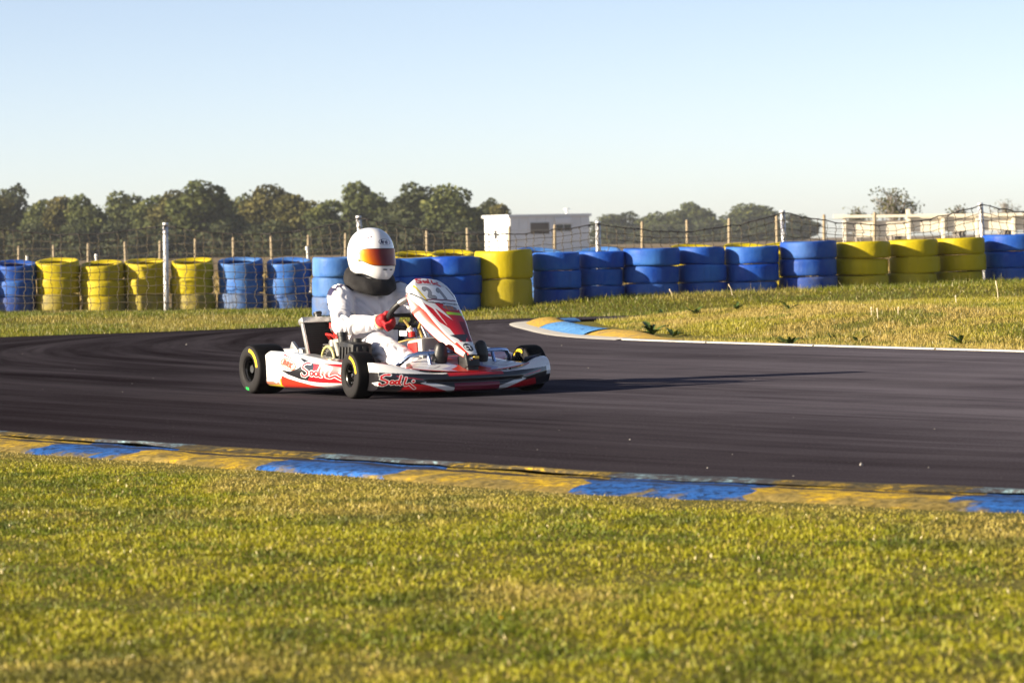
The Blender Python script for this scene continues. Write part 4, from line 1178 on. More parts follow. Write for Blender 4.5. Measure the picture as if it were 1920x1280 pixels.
fill(inpoly(Q, [(.60, .16), (.85, .28), (.95, .5), (.75, .62), (.55, .42)]), WHITE); fill(dline(Q, [(.46, .35), (.60, .16), (.85, .28), (.96, .5), (.76, .64), (.52, .42)]) < .012, np.array([.12, .08, .14]))
fill((Q[:, 0] > .90) & (Q[:, 1] < .9) & (Q[:, 1] > .05), BLACK); fill(Q[:, 1] < .025, RED)
dk = obj('nose_deck', mesh_np('nose_deck', Vd, grid_faces(NU_, NV_), M_body, True, C), kart); dk['label'] = 'red and white deck behind the front spoiler'
md = dk.modifiers.new('thickness', 'SOLIDIFY'); md.thickness = .003; md.offset = 0
b = MB(); b.box(Vector((.775, .0, .185)), (.10, .085, .085), Matrix.Rotation(math.radians(-18), 3, 'Y'), .014); b.box(Vector((.80, 0, .15)), (.05, .07, .07), None, .01); b.obj('fairing_bracket', M_black, kart, True)
b = MB(); b.tube([(.826, -.014, .203), (.834, -.006, .203)], .010, 10); b.obj('bolt', M_steel, kart, True); b = MB(); b.box(Vector((.828, .018, .207)), (.012, .028, .016), None, .003); b.obj('quick_release', M_goldp, kart, True)
b = MB(); b.tube([(.50, -.37, .10), (.58, -.345, .16), (.655, -.30, .222), (.68, -.25, .236), (.695, 0, .238), (.69, .25, .240), (.67, .30, .234), (.64, .335, .20), (.62, .345, .12)], .0115, 10)
b.tube([(.66, -.15, .236), (.60, -.14, .245), (.60, .14, .247), (.66, .16, .240)], .009, 8)
for s in (-1, 1): b.tube([(.685, s * .2, .236), (.72, s * .2, .15)], .010, 8)
b.obj('front_bumper', M_blue, kart, True)

# ---- steering wheel and column
Cw = Vector((.205, 0, .450)); ax_ = Vector((-.62, 0, .784)).normalized(); wu = Vector((.784, 0, .62)).normalized(); wl = Vector((0, 1, 0))
def wpt(a, r): return Cw + wu * (math.cos(a) * r) + wl * (math.sin(a) * r)    # a = 0 at the top, positive towards the driver's left
RW = .158
b = MB(); b.tube([wpt(2 * math.pi * k / 48, RW * (1.0 if math.cos(2 * math.pi * k / 48) > -.9 else .93)) for k in range(48)], .0155, 10, False, True); sw = b.obj('steering_wheel', M_black, kart, True)
b = MB()
for a0, a1 in ((.42, 1.05), (-1.05, -.42)): b.tube([wpt(a0 + (a1 - a0) * k / 8, RW) for k in range(9)], .0168, 10)
b.obj('grip_band', M_alu, sw, True)
b = MB(); b.tube([Cw - ax_ * .02, Cw - ax_ * .035], .045, 16)
for a in (1.75, -1.75, 0.0, math.pi): b.tube([Cw - ax_ * .022, wpt(a, RW * .55) - ax_ * .012, wpt(a, RW)], [.016, .012, .010], 6)
b.obj('spokes', M_black, sw, True)
b = MB(); b.tube([Cw - ax_ * .03, Vector((.36, .0, .27)), Vector((.47, 0, .10))], .011, 10); b.obj('steering_column', M_steel, kart, True)
b = MB(); b.tube([(.31, -.07, .36), (.44, -.09, .17), (.47, -.10, .07)], .0095, 8); b.tube([(.31, .07, .36), (.44, .09, .17), (.47, .10, .07)], .0095, 8); b.obj('column_struts', M_blue, kart, True)
b = MB(); b.box(Vector((.27, -.02, .52)), (.02, .11, .06), Matrix.Rotation(math.radians(40), 3, 'Y'), .008); b.obj('lap_timer', M_black, kart, True)

# ---- fuel tank with hoses
b = MB(); b.box(Vector((.40, -.005, .205)), (.17, .235, .20), Matrix.Rotation(math.radians(-6), 3, 'Y'), .022); tk = b.obj('fuel_tank', M_tank, kart, True)
b = MB(); b.box(Vector((.395, -.127, .20)), (.10, .008, .17), Matrix.Rotation(math.radians(-6), 3, 'Y'), .003); b.tube([(.33, -.10, .315), (.33, -.10, .345)], .017, 12); b.obj('red_guard', M_redp, tk, True)
b = MB(); b.tube([(.42, .03, .30), (.42, .03, .335)], .028, 16); b.tube([(.42, .03, .335), (.42, .03, .343)], .032, 16); b.obj('cap', M_black, tk, True)
nw_ = 30; V = np.array([(.497, -.085 + .08 * i / (nw_ - 1), .165 + .085 * j / (nw_ - 1)) for i in range(nw_) for j in range(nw_)]); V[:, 0] = .488 + .10 * (.205 - V[:, 2]) + .002
d = text_dist(np.stack([V[:, 1], V[:, 2]], -1), '3', -.06, .18, .045, .8); cc = np.tile(np.array([.52, .50, .45]), (len(V), 1)); cc[d < .0032] = np.array([.45, .10, .08])
obj('number_decal', mesh_np('number_decal', V, grid_faces(nw_, nw_), vcol_mat('tank_decal', .4), True, cc), tk)
for k, L_ in enumerate([[(.36, -.05, .31), (.34, -.06, .36), (.39, -.07, .40), (.47, -.08, .42)], [(.33, -.10, .34), (.31, -.11, .38), (.30, -.13, .41)], [(.37, -.06, .30), (.33, -.12, .30), (.20, -.22, .26), (.02, -.3, .27)]]):
    b = MB(); b.tube([Vector(p) for p in cat(L_, 14)] if False else [tuple(p) for p in np.array([[np.interp(q, np.linspace(0, 1, len(L_)), np.array(L_)[:, c]) for c in range(3)] for q in np.linspace(0, 1, 16)])], .008 if k < 2 else .005, 8); b.obj('fuel_hose', M_hose, kart, True)
b = MB(); b.tube([(.33, -.10, .345), (.325, -.115, .365)], .016, 10); b.box(Vector((.30, -.135, .335)), (.05, .006, .03), Matrix.Rotation(.4, 3, 'Z'), .002); b.box(Vector((.47, -.04, .385)), (.006, .10, .045), Matrix.Rotation(.5, 3, 'X'), .004); b.obj('tank_fittings', dirty('white_fitting', (.75, .74, .72), .4, .2, 10), kart, True)

# ---- pedals
for s in (-1, 1):
    b = MB(); b.tube([(.70, s * .13, .07), (.715, s * .13, .16), (.70, s * .13, .22)], .007, 8); b.tube([(.70, s * .10, .21), (.70, s * .16, .21)], .008, 8); b.obj('pedal', M_goldp, kart, True)

# ---- engine, airbox, radiator, silencer (driver's right)
eng = empty('engine', (0, 0, 0)); eng.parent = kart
b = MB(); b.box(Vector((-.14, -.30, .14)), (.20, .17, .13), None, .02)
for k in range(5): b.box(Vector((-.165, -.30, .212 + .015 * k)), (.13 - .004 * k, .14 - .004 * k, .007), None, .002)
b.tube([(-.165, -.30, .20), (-.165, -.30, .29)], .05, 16)
b.tube([(-.165, -.30, .285), (-.165, -.30, .305)], .022, 10); b.obj('crankcase', M_alu2, eng, True)
b = MB(); b.tube([(-.165, -.30, .30), (-.18, -.33, .325), (-.22, -.34, .33), (-.25, -.30, .30), (-.26, -.26, .27)], .007, 8); b.tube([(-.165, -.30, .295), (-.165, -.30, .315)], .012, 8); b.obj('spark_lead', M_redp, eng, True)
b = MB()
for p0, p1, r_ in [((-.22, -.27, .33), (-.22, -.27, .42), .012), ((-.25, -.24, .36), (-.20, -.22, .44), .010), ((-.28, -.28, .35), (-.24, -.20, .38), .013), ((-.10, -.36, .22), (-.10, -.36, .30), .022), ((-.02, -.34, .22), (-.08, -.34, .27), .025)]: b.tube([p0, p1], r_, 10)
b.tube([(-.30, -.24, .30), (-.26, -.24, .40), (-.18, -.22, .45), (-.14, -.20, .44)], .009, 8); b.obj('carburettor', M_alu, eng, True)
b = MB(); b.box(Vector((-.25, -.245, .33)), (.07, .04, .05), None, .01); b.tube([(-.29, -.27, .36), (-.29, -.27, .39)], .012, 10); b.obj('coil', M_redp, eng, True)
b = MB(); b.tube([(-.09 + .095 * math.cos(a) * .8, -.40, .18 + .085 * math.sin(a)) for a in np.linspace(0, 2 * math.pi, 28)[:-1]], .0075, 8, False, True); b.obj('breather_hose', dirty('yellowed_hose', (.48, .42, .16), .4, .3, 20), eng, True)
b = MB(); b.tube([(-.09, -.385, .18), (-.09, -.372, .18)], .062, 24); b.tube([(-.09, -.40, .18), (-.09, -.385, .18)], .025, 14); b.obj('clutch', M_black, eng, True)
ab = MB(); R_ = Matrix.Rotation(math.radians(6), 3, 'Y')
ab.box(Vector((.185, -.375, .205)), (.165, .13, .185), R_, .025)
for k in range(4): ab.box(Vector((.13 + .036 * k, -.443, .20)), (.012, .012, .14), R_, .004)
for k in range(3): ab.box(Vector((.270, -.41 + .035 * k, .20)), (.010, .010, .14), R_, .004)
ab.obj('airbox', M_black, eng, True)
b = MB(); b.tube([(.095, -.40, .27), (.085, -.40, .325)], .026, 14); b.tube([(.085, -.40, .325), (.082, -.40, .345)], .030, 14); b.obj('airbox_neck', M_black, eng, True); b = MB(); b.tube([(.20, -.37, .29), (.20, -.37, .315)], .026, 14); b.obj('airbox_neck', M_black, eng, True)
b = MB(); b.tube([(.05, -.40, .22), (.045, -.42, .30), (.085, -.40, .30)], .018, 10); b.obj('intake_tube', M_tank, eng, True)
rad = empty('radiator', (0, 0, 0)); rad.parent = kart
def rq(u, v, w=0): # u across (lateral), v up, w out of the face
    o_ = Vector((-.335, -.29, .135)); up = Vector((-.36, 0, .93)).normalized(); fwd = Vector((.93, 0, .36)).normalized(); return o_ + Vector((0, 1, 0)) * u + up * v + fwd * w
RR = Matrix((Vector((.93, 0, .36)).normalized(), Vector((0, 1, 0)), Vector((-.36, 0, .93)).normalized())).transposed()
b = MB(); b.box(rq(0, .135), (.03, .165, .27), RR, .003); b.obj('core', M_core, rad, True)
b = MB()
for k in range(20): b.box(rq(0, .015 + .0126 * k, .0165), (.003, .155, .0022), RR)
b.obj('fins', M_core, rad)
b = MB(); b.box(rq(0, .285), (.055, .20, .036), RR, .009); b.obj('top_tank', M_alu, rad, True)
b = MB(); b.box(rq(0, -.012), (.05, .19, .03), RR, .008); b.obj('bottom_tank', M_alu, rad, True)
b = MB(); b.tube([rq(.02, .30), rq(.02, .325)], .021, 14); b.tube([rq(.02, .325), rq(.02, .335)], .025, 14); b.obj('filler_cap', M_black, rad, True)
b = MB(); b.box(rq(-.092, .135, .004), (.026, .012, .30), RR, .003); b.box(rq(.090, .135, 0), (.026, .010, .28), RR, .003); b.obj('side_strut', M_alu, rad, True)
b = MB(); b.tube([rq(.09, .28), rq(.14, .27), Vector((-.25, -.12, .36)), Vector((-.18, -.22, .34))], .012, 10); b.obj('coolant_hose', M_black, rad, True)
b = MB(); b.box(Vector((-.66, -.28, .20)), (.20, .14, .085), Matrix.Rotation(math.radians(12), 3, 'Z'), .02); b.tube([(-.58, -.26, .20), (-.45, -.22, .20), (-.30, -.24, .22), (-.22, -.28, .24)], [.035, .05, .045, .022], 14); b.box(Vector((-.62, -.33, .235)), (.10, .02, .05), Matrix.Rotation(math.radians(35), 3, 'Y'), .004); b.obj('silencer', M_alu, kart, True)
b = MB(); b.box(Vector((-.50, .02, .19)), (.26, .05, .03), Matrix.Rotation(math.radians(-8), 3, 'Y'), .012); b.obj('chain_guard', M_black, kart, True)

# ---- seat
V = []; nu_, nv_ = 26, 25
for i in range(nu_):
    u = i / (nu_ - 1)
    cxs = np.interp(u, [0, .3, .5, .75, 1], [.08, -.10, -.30, -.44, -.52]); czs = np.interp(u, [0, .3, .5, .75, 1], [.085, .055, .07, .26, .48])
    for j in range(nv_):
        a = (j / (nv_ - 1) * 2 - 1); y = .185 * math.sin(a * 1.45) / math.sin(1.45); lift = .16 * abs(a)**2.6 * np.interp(u, [0, .2, .5, .8, 1], [.35, .7, 1.1, 1.0, .35])
        V.append((cxs + lift * np.interp(u, [0, .4, .6, 1], [0, .1, .6, .85]), y * (1 + .06 * abs(a)), czs + lift * np.interp(u, [0, .4, .6, 1], [1, .95, .6, .3])))
st_o = obj('seat', mesh_np('seat', V, grid_faces(nu_, nv_), M_seat, True), kart); md = st_o.modifiers.new('thickness', 'SOLIDIFY'); md.thickness = .006; md.offset = 0

# ================================================================== driver
driver = empty('person', (KX, KY, 0), label='person in white racing suit, white helmet and red gloves driving the kart', category='person')
driver.rotation_euler = kart.rotation_euler


def ell(c, r, rot=None, n=20, m=14):
    V = []; M = rot if rot else Matrix.Identity(3)
    for i in range(m + 1):
        th = math.pi * i / m
        for k in range(n):
            a = 2 * math.pi * k / n; V.append(Vector(c) + M @ Vector((r[0] * math.sin(th) * math.cos(a), r[1] * math.sin(th) * math.sin(a), r[2] * math.cos(th))))
    return V, [[i * n + k, i * n + (k + 1) % n, (i + 1) * n + (k + 1) % n, (i + 1) * n + k] for i in range(m) for k in range(n)]


def limb(b, pts, rad, n=16):
    """tapered tube with rounded ends"""
    P = [Vector(p) for p in pts]; d0 = (P[0] - P[1]).normalized(); d1 = (P[-1] - P[-2]).normalized(); Q = []; R = []
    for k in (0, .35, .7, .92): Q.append(P[0] + d0 * rad[0] * (1 - k)); R.append(max(.004, rad[0] * math.sqrt(max(0, 1 - (1 - k)**2))))
    for p, r in zip(P, rad): Q.append(p); R.append(r)
    for k in (.3, .65, .9, 1): Q.append(P[-1] + d1 * rad[-1] * k); R.append(max(.004, rad[-1] * math.sqrt(max(0, 1 - k * k))))
    b.tube(Q, R, n)


SH = {-1: Vector((-.335, -.185, .535)), 1: Vector((-.325, .185, .540))}
EL = {-1: Vector((-.13, -.285, .375)), 1: Vector((-.10, .285, .385))}
GA = math.radians(122)                       # where the hands hold the rim
GRIP = {-1: wpt(-GA, RW), 1: wpt(math.radians(72), RW)}
WR = {s: GRIP[s] + Vector((-.075, s * .020, -.005)) for s in (-1, 1)}
body = MB()
body.add(*ell((-.30, 0, .17), (.165, .175, .125)))                                     # pelvis
body.add(*ell((-.335, 0, .32), (.135, .172, .19), Matrix.Rotation(math.radians(-14), 3, 'Y')))   # belly
body.add(*ell((-.345, 0, .44), (.130, .195, .16), Matrix.Rotation(math.radians(-14), 3, 'Y')))   # chest
body.add(*ell((-.35, 0, .535), (.095, .215, .065)))                                    # shoulders
limb(body, [(-.345, 0, .55), (-.325, 0, .66)], [.075, .065])                           # neck
for s in (-1, 1):
    limb(body, [SH[s], SH[s].lerp(EL[s], .35), SH[s].lerp(EL[s], .7), EL[s]], [.078, .073, .064, .060])
    limb(body, [EL[s], EL[s].lerp(WR[s], .4), EL[s].lerp(WR[s], .8), WR[s]], [.060, .057, .046, .041])
    hip = Vector((-.26, s * .10, .15)); kn = Vector((.14, s * .205, .262)); an = Vector((.575, s * .135, .115))
    limb(body, [hip, hip.lerp(kn, .5), kn], [.100, .094, .086]); limb(body, [kn, kn.lerp(an, .35), kn.lerp(an, .75), an], [.084, .078, .062, .050])
me = body.mesh('suit', None)
tmp = bpy.data.objects.new('tmp_suit', me); COL.objects.link(tmp)
m1 = tmp.modifiers.new('r', 'REMESH'); m1.mode = 'VOXEL'; m1.voxel_size = .0085
m2 = tmp.modifiers.new('s', 'SMOOTH'); m2.factor = .6; m2.iterations = 7
dg = bpy.context.evaluated_depsgraph_get(); ev = tmp.evaluated_get(dg); suit = bpy.data.meshes.new_from_object(ev); suit.name = 'suit'
bpy.data.objects.remove(tmp)
nvt = len(suit.vertices); co_ = np.empty(nvt * 3, np.float32); suit.vertices.foreach_get('co', co_); co_ = co_.reshape(-1, 3); no_ = np.empty(nvt * 3, np.float32); suit.vertices.foreach_get('normal', no_); no_ = no_.reshape(-1, 3)
from mathutils import noise as mnoise


def segpar(P, a, b):
    a = np.array(a); b = np.array(b); v = b - a; t_ = ((P - a) @ v) / (v @ v); d = np.linalg.norm(P - a - np.clip(t_, 0, 1)[:, None] * v, axis=1); return t_, d, np.linalg.norm(v)


disp = np.zeros(nvt)
# folds run across each limb, deeper at the joints
segs = []
for s in (-1, 1):
    hip = Vector((-.26, s * .10, .15)); kn = Vector((.14, s * .205, .262)); an = Vector((.575, s * .135, .115))
    segs += [(SH[s], EL[s], .016, .8), (EL[s], WR[s], .015, .15), (hip, kn, .013, .9), (kn, an, .016, .15)]
W3 = np.array([mnoise.noise(Vector(p) * 14) for p in co_]); W4 = np.array([mnoise.noise(Vector(p) * 6 + Vector((5, 2, 1))) for p in co_]); W5 = np.array([mnoise.noise(Vector(p) * 30 + Vector((1, 7, 3))) for p in co_])
owner = np.full(nvt, 9.0); fold = np.zeros(nvt)
for a, b_, amp, jt in segs:
    t_, d_, L = segpar(co_, a, b_)
    k = (d_ < owner) & (d_ < .12)
    ph = t_ * L * 50 + 5.5 * W4 * 2 + 1.6 * W3
    fw_ = amp * (.35 + .65 * np.exp(-((t_ - jt) / .28)**2)) * (1 - np.abs(np.sin(ph)))**1.5 * (.4 + .9 * np.clip(W4 + .5, 0, 1))
    fold = np.where(k, -fw_ * 1.6, fold); owner = np.where(k, d_, owner)
trs = owner > .085
ph = co_[:, 2] * 48 + co_[:, 1] * 30 + 5 * W4 * 2 + 1.5 * W3
fold = np.where(trs, -.026 * (1 - np.abs(np.sin(ph)))**1.6 * np.clip(W4 + .55, 0, 1.2), fold)
disp = fold + .0012 * W5 + .003 * W3
co2 = co_ + no_ * disp[:, None]
suit.vertices.foreach_set('co', co2.astype(np.float32).ravel()); suit.update()
# colours: white cloth, navy shoulder patch with white letters, navy piping along the back of the sleeve
cc = np.tile(np.array([.60, .59, .62]), (nvt, 1)); rel = co_ - np.array(SH[-1])
for s in (-1, 1):
    t_, d_, L = segpar(co_, Vector((-.345, s * .125, .60)), Vector((-.335, s * .27, .52)))
    patch = (t_ > .02) & (t_ < .92) & (co_[:, 2] > .545 - .0 * t_) & (np.abs(co_[:, 0] + .335 + .0 * t_) < .042) & (co_[:, 1] * s > .10)
    cc[patch] = np.array([.022, .018, .065])
    Pq = np.stack([t_ * .17, (co_[:, 0] + .335)], -1); dd = text_dist(Pq, 'MIR', .035, -.012, .028, .85); cc[patch & (dd < .0042)] = np.array([.75, .75, .78])
    t2, d2, L2 = segpar(co_, SH[s], EL[s]); back = (co_[:, 0] - (np.array(SH[s])[0] + np.clip(t2, 0, 1) * (EL[s] - SH[s]).x)) < -.066
    cc[(t2 > -.2) & (t2 < 1.05) & (d2 < .10) & back & (np.abs(co_[:, 1] * s - (abs(SH[s].y) + t2 * .09)) < .010)] = np.array([.03, .025, .07])
ca = suit.color_attributes.new('Col', 'FLOAT_COLOR', 'POINT'); c4 = np.ones((nvt, 4), np.float32); c4[:, :3] = cc; ca.data.foreach_set('color', c4.ravel())
M_suit = vcol_mat('racing_suit', .75, 0, .25); t = NT(M_suit); t.bump(t.noise(t.tc(), 90, 4), .25, .004); t.b.inputs['Sheen Weight'].default_value = .15
suit.materials.clear(); suit.materials.append(M_suit); suit.polygons.foreach_set('use_smooth', np.ones(len(suit.polygons), bool))
obj('body', suit, driver)

# ---- helmet: turned a little to the driver's left, into the bend
HC = Vector((-.305, 0, .767)); HYAW = math.radians(24)
hel = empty('helmet', HC); hel.parent = driver; hel.rotation_euler = (0, math.radians(3), HYAW)


def hshape(az, el):
    """helmet surface by direction; az 0 = straight ahead, el -90..90"""
    ca_, sa_, ce, se = np.cos(az), np.sin(az), np.cos(el), np.sin(el)
    ax = np.where(ca_ > 0, .136, .136); az_t = np.where(se > 0, .155, .172)
    p = 2.25
    r = (np.abs(ce * ca_ / ax)**p + np.abs(ce * sa_ / .119)**p + np.abs(se / az_t)**p)**(-1 / p)
    x = r * ce * ca_; y = r * ce * sa_; z = r * se
    low = smooth(.02, -.12, z); fr = smooth(-.2, .9, ca_)
    x = x + low * fr * .030 * ce**.5                       # chin bar pushes forward
    y = y * (1 - .10 * low * fr); x = np.where(ca_ < 0, x * (1 - .10 * low), x)
    return x, y, z


nA, nE = 96, 64
az = np.linspace(-math.pi, math.pi, nA, endpoint=False); el0 = -.80 - .19 * smooth(.0, .9, np.cos(az)) + .20 * smooth(.2, 1, -np.cos(az))
V = []
for a, e0 in zip(az, el0):
    e = np.linspace(e0, math.pi / 2 * .995, nE); x, y, z = hshape(np.full(nE, a), e); V.append(np.stack([x, y, z], -1))
V = np.array(V)
M_hel = new_mat('helmet_gelcoat', .22, (.70, .70, .71), coat=.7)
hs = mesh_np('shell', V.reshape(-1, 3), grid_faces(nA, nE, True), M_hel, True)
ho = obj('shell', hs, hel); md = ho.modifiers.new('thickness', 'SOLIDIFY'); md.thickness = .006; md.offset = -1
b = MB(); b.tube([tuple(V[i, 0]) for i in range(nA)], .0045, 6, False, True); b.obj('rim_trim', M_black, ho, True)


def hpatch(a0, a1, e0, e1, na, ne, off):
    A_, E_ = np.meshgrid(np.linspace(a0, a1, na), np.linspace(0, 1, ne), indexing='ij'); Ee = e0(A_) + (e1(A_) - e0(A_)) * E_
    x, y, z = hshape(A_, Ee); P = np.stack([x, y, z], -1); c = np.array([0, 0, 0]); n_ = P / np.linalg.norm(P, axis=-1)[..., None]
    return P + n_ * off, A_, E_


D2 = math.radians
# visor, gold-red iridium: the coating shifts from yellow at the sides to deep red ahead
Pv, A_, E_ = hpatch(D2(-84), D2(84), lambda a: D2(-22) + D2(9) * smooth(D2(50), D2(84), np.abs(a)), lambda a: D2(17) - D2(3) * smooth(D2(60), D2(84), np.abs(a)), 90, 24, .0042)
M_vis = new_mat('mirror_visor', .3, metal=.1, coat=.1, spec=.3); t = NT(M_vis); at_ = t.n('Attribute', attribute_name='Col').outputs['Color']; t.set('Base Color', at_)
g = (np.degrees(A_) + 84) / 168; stops = [(0, (.85, .75, .35)), (.05, (.88, .62, .03)), (.10, (.85, .36, .005)), (.19, (.55, .10, .004)), (.28, (.30, .020, .006)), (.38, (.16, .006, .012)), (.52, (.20, .006, .012)), (.63, (.40, .03, .01)), (.70, (.80, .40, .02)), (.75, (.85, .6, .05)), (1, (.85, .7, .3))]
cv = np.stack([np.interp(g + .05 * (E_ - .5), [s for s, _ in stops], [c[k] for _, c in stops]) for k in range(3)], -1) * .55
vo = obj('visor', mesh_np('visor', Pv.reshape(-1, 3), grid_faces(90, 24), M_vis, True, cv.reshape(-1, 3)), hel); vo['label'] = 'red and gold mirrored visor'
b = MB()
for ring in (Pv[:, 0], Pv[:, -1]): b.tube([tuple(p) for p in ring], .0016, 5, False)
b.obj('visor_edge', M_black, vo)
for s in (-1, 1):
    b = MB()
    for ad, ed, r_ in ((88, 9, .0105), (86, -13, .006)):
        x, y, z = hshape(np.array(D2(ad) * s), np.array(D2(ed))); p = Vector((float(x), float(y), float(z))); n_ = p.normalized(); b.tube([p * .99, p + n_ * .006], [r_, r_ * .85], 14)
    b.obj('pivot_screw', M_goldp, hel, True)
# vents: chin slots, brow holes
b = MB()
for ad, ed, w in ((-22, -31, 7), (0, -31.5, 6)):
    pts = []
    for q in np.linspace(-w, w, 7):
        x, y, z = hshape(np.array(D2(ad + q)), np.array(D2(ed))); p = Vector((float(x), float(y), float(z))); pts.append(p * 1.004)
    b.tube(pts, [.0012, .003, .0036, .0036, .0036, .003, .0012], 6)
b.obj('chin_vents', M_black, ho, True)
b = MB()
for ad, ed in ((-62, 45), (-52, 47), (30, 42)):
    x, y, z = hshape(np.array(D2(ad)), np.array(D2(ed))); p = Vector((float(x), float(y), float(z))); b.tube([p * .995, p * 1.012], [.007, .004], 8)
b.obj('brow_vents', dirty('vent_plastic', (.25, .2, .28), .4, .4, 30), ho, True)
# oval brand badge on the brow
Pl, A_, E_ = hpatch(D2(-34), D2(10), lambda a: D2(24) + 0 * a, lambda a: D2(41) + 0 * a, 130, 70, .0012)
Q = np.stack([(np.degrees(A_) + 12) / 44 * .095, (E_ - .5) * .042], -1).reshape(-1, 2); cb = np.tile(np.array([.70, .70, .71]), (len(Q), 1))
e3 = (Q[:, 0] / .043)**2 + (Q[:, 1] / .0185)**2; cb[(e3 < 1) & (e3 > .82)] = np.array([.02, .02, .06])
d = text_dist(Q, 'Arai', -.031, -.0095, .022, .66, .12); cb[(d < .0029) & (e3 < .8)] = np.array([.02, .02, .06])
M_bad = vcol_mat('badge_print', .25, .6); obj('brand_badge', mesh_np('brand_badge', Pl.reshape(-1, 3), grid_faces(130, 70), M_bad, True, cb), ho)

# ---- padded neck collar
V = []; nk, ns_ = 72, 18
for k in range(nk):
    a = 2 * math.pi * k / nk; c_ = Vector((-.322 + .106 * math.cos(a), .112 * math.sin(a), .630 - .046 * math.cos(a)))
    for j in range(ns_):
        q = 2 * math.pi * j / ns_; sq = lambda v: math.copysign(abs(v)**.75, v)
        rx, rz = .037 + .003 * math.sin(5 * a + 1), .046 + .004 * math.cos(2 * a); wr = .0025 * math.sin(9 * a + 2 * math.sin(q)) * (1 - abs(math.sin(q)) * .4)
        V.append(c_ + Vector((math.cos(a), math.sin(a), 0)) * ((rx + wr) * sq(math.cos(q)) + .012 * math.sin(q) * -1) + Vector((0, 0, (rz + wr) * sq(math.sin(q)))))
Fk = [[k * ns_ + j, ((k + 1) % nk) * ns_ + j, ((k + 1) % nk) * ns_ + (j + 1) % ns_, k * ns_ + (j + 1) % ns_] for k in range(nk) for j in range(ns_)]
M_collar = dirty('collar_fabric', (.0045, .0035, .0045), .9, .4, 12, dark=2.0, bump=.5)
obj('neck_collar', mesh_np('neck_collar', V, Fk, M_collar, True), driver)

# ---- hands in red gloves: palm behind the rim, four fingers wrapped over it, thumb hooked round from the inside
M_glove = dirty('red_glove', (.36, .005, .012), .7, .4, 30, dark=.35, bump=.3); M_strap = dirty('tan_strap', (.50, .36, .22), .7, .3, 20)
for s in (-1, 1):
    a0 = -GA if s < 0 else math.radians(72)
    g = MB(); G = GRIP[s]; tang = (wpt(a0 + .01, RW) - wpt(a0 - .01, RW)).normalized(); radl = (G - Cw).normalized(); out = ax_       # out: towards the driver
    if tang.z < 0: tang = -tang
    # palm lies on the outer/driver side of the rim
    pc = G + radl * .030 + out * .014; limb(g, [WR[s] + (pc - WR[s]) * .15, WR[s].lerp(pc, .6), pc + tang * .004], [.036, .038, .036])
    limb(g, [pc - tang * .030, pc + tang * .032], [.026, .028])
    for k, off in enumerate((.036, .013, -.010, -.031)):
        L = (.95, 1.05, 1.0, .82)[k]; r0 = (.0115, .0118, .0112, .0098)[k]; base = pc + tang * off + radl * .004 - out * .016
        j1 = G + tang * off + radl * (.026 * L) - out * .030; j2 = G + tang * (off * .95) - radl * .004 - out * (.032 * L); j3 = G + tang * (off * .92) - radl * .026 * L - out * .012; j4 = G + tang * (off * .9) - radl * .026 * L + out * .008
        limb(g, [base, j1, j2, j3, j4], [r0 * 1.1, r0 * 1.05, r0, r0 * .92, r0 * .8], 10)
    limb(g, [pc + tang * .030 + out * .004, G + tang * .052 + out * .026 - radl * .002, G + tang * .046 + out * .022 - radl * .028, G + tang * .030 + out * .012 - radl * .034], [.016, .0135, .012, .010], 10)
    gm = g.mesh('glove', None); tmp = bpy.data.objects.new('tmp_glove', gm); COL.objects.link(tmp); m1 = tmp.modifiers.new('r', 'REMESH'); m1.mode = 'VOXEL'; m1.voxel_size = .0028; m2 = tmp.modifiers.new('s', 'SMOOTH'); m2.factor = .5; m2.iterations = 3
    dg = bpy.context.evaluated_depsgraph_get(); gl = bpy.data.meshes.new_from_object(tmp.evaluated_get(dg)); gl.name = 'glove'; bpy.data.objects.remove(tmp); gl.materials.clear(); gl.materials.append(M_glove); gl.polygons.foreach_set('use_smooth', np.ones(len(gl.polygons), bool))
    go = obj('glove', gl, driver)
    ctr = WR[s].lerp(pc, .52); dr = (pc - WR[s]).normalized(); e1_ = dr.cross(Vector((0, 0, 1))).normalized(); e2_ = dr.cross(e1_)
    b = MB(); b.lathe([(.0405, -.009), (.0418, -.008), (.0418, .008), (.0405, .009)], 28, Matrix((( e1_.x, e2_.x, dr.x, ctr.x), (e1_.y, e2_.y, dr.y, ctr.y), (e1_.z, e2_.z, dr.z, ctr.z), (0, 0, 0, 1))) @ Matrix.Rotation(.35, 4, 'X')); b.obj('wrist_strap', M_strap, go, True)
    # knitted cuff of the sleeve
    c0 = WR[s] - dr * .012; b = MB(); b.lathe([(.040, -.02), (.0465, -.018), (.047, .0), (.0465, .016), (.040, .018)], 24, Matrix(((e1_.x, e2_.x, dr.x, c0.x), (e1_.y, e2_.y, dr.y, c0.y), (e1_.z, e2_.z, dr.z, c0.z), (0, 0, 0, 1)))); b.obj('cuff', dirty('suit_cuff', (.72, .70, .70), .8, .2, 20), driver, True)

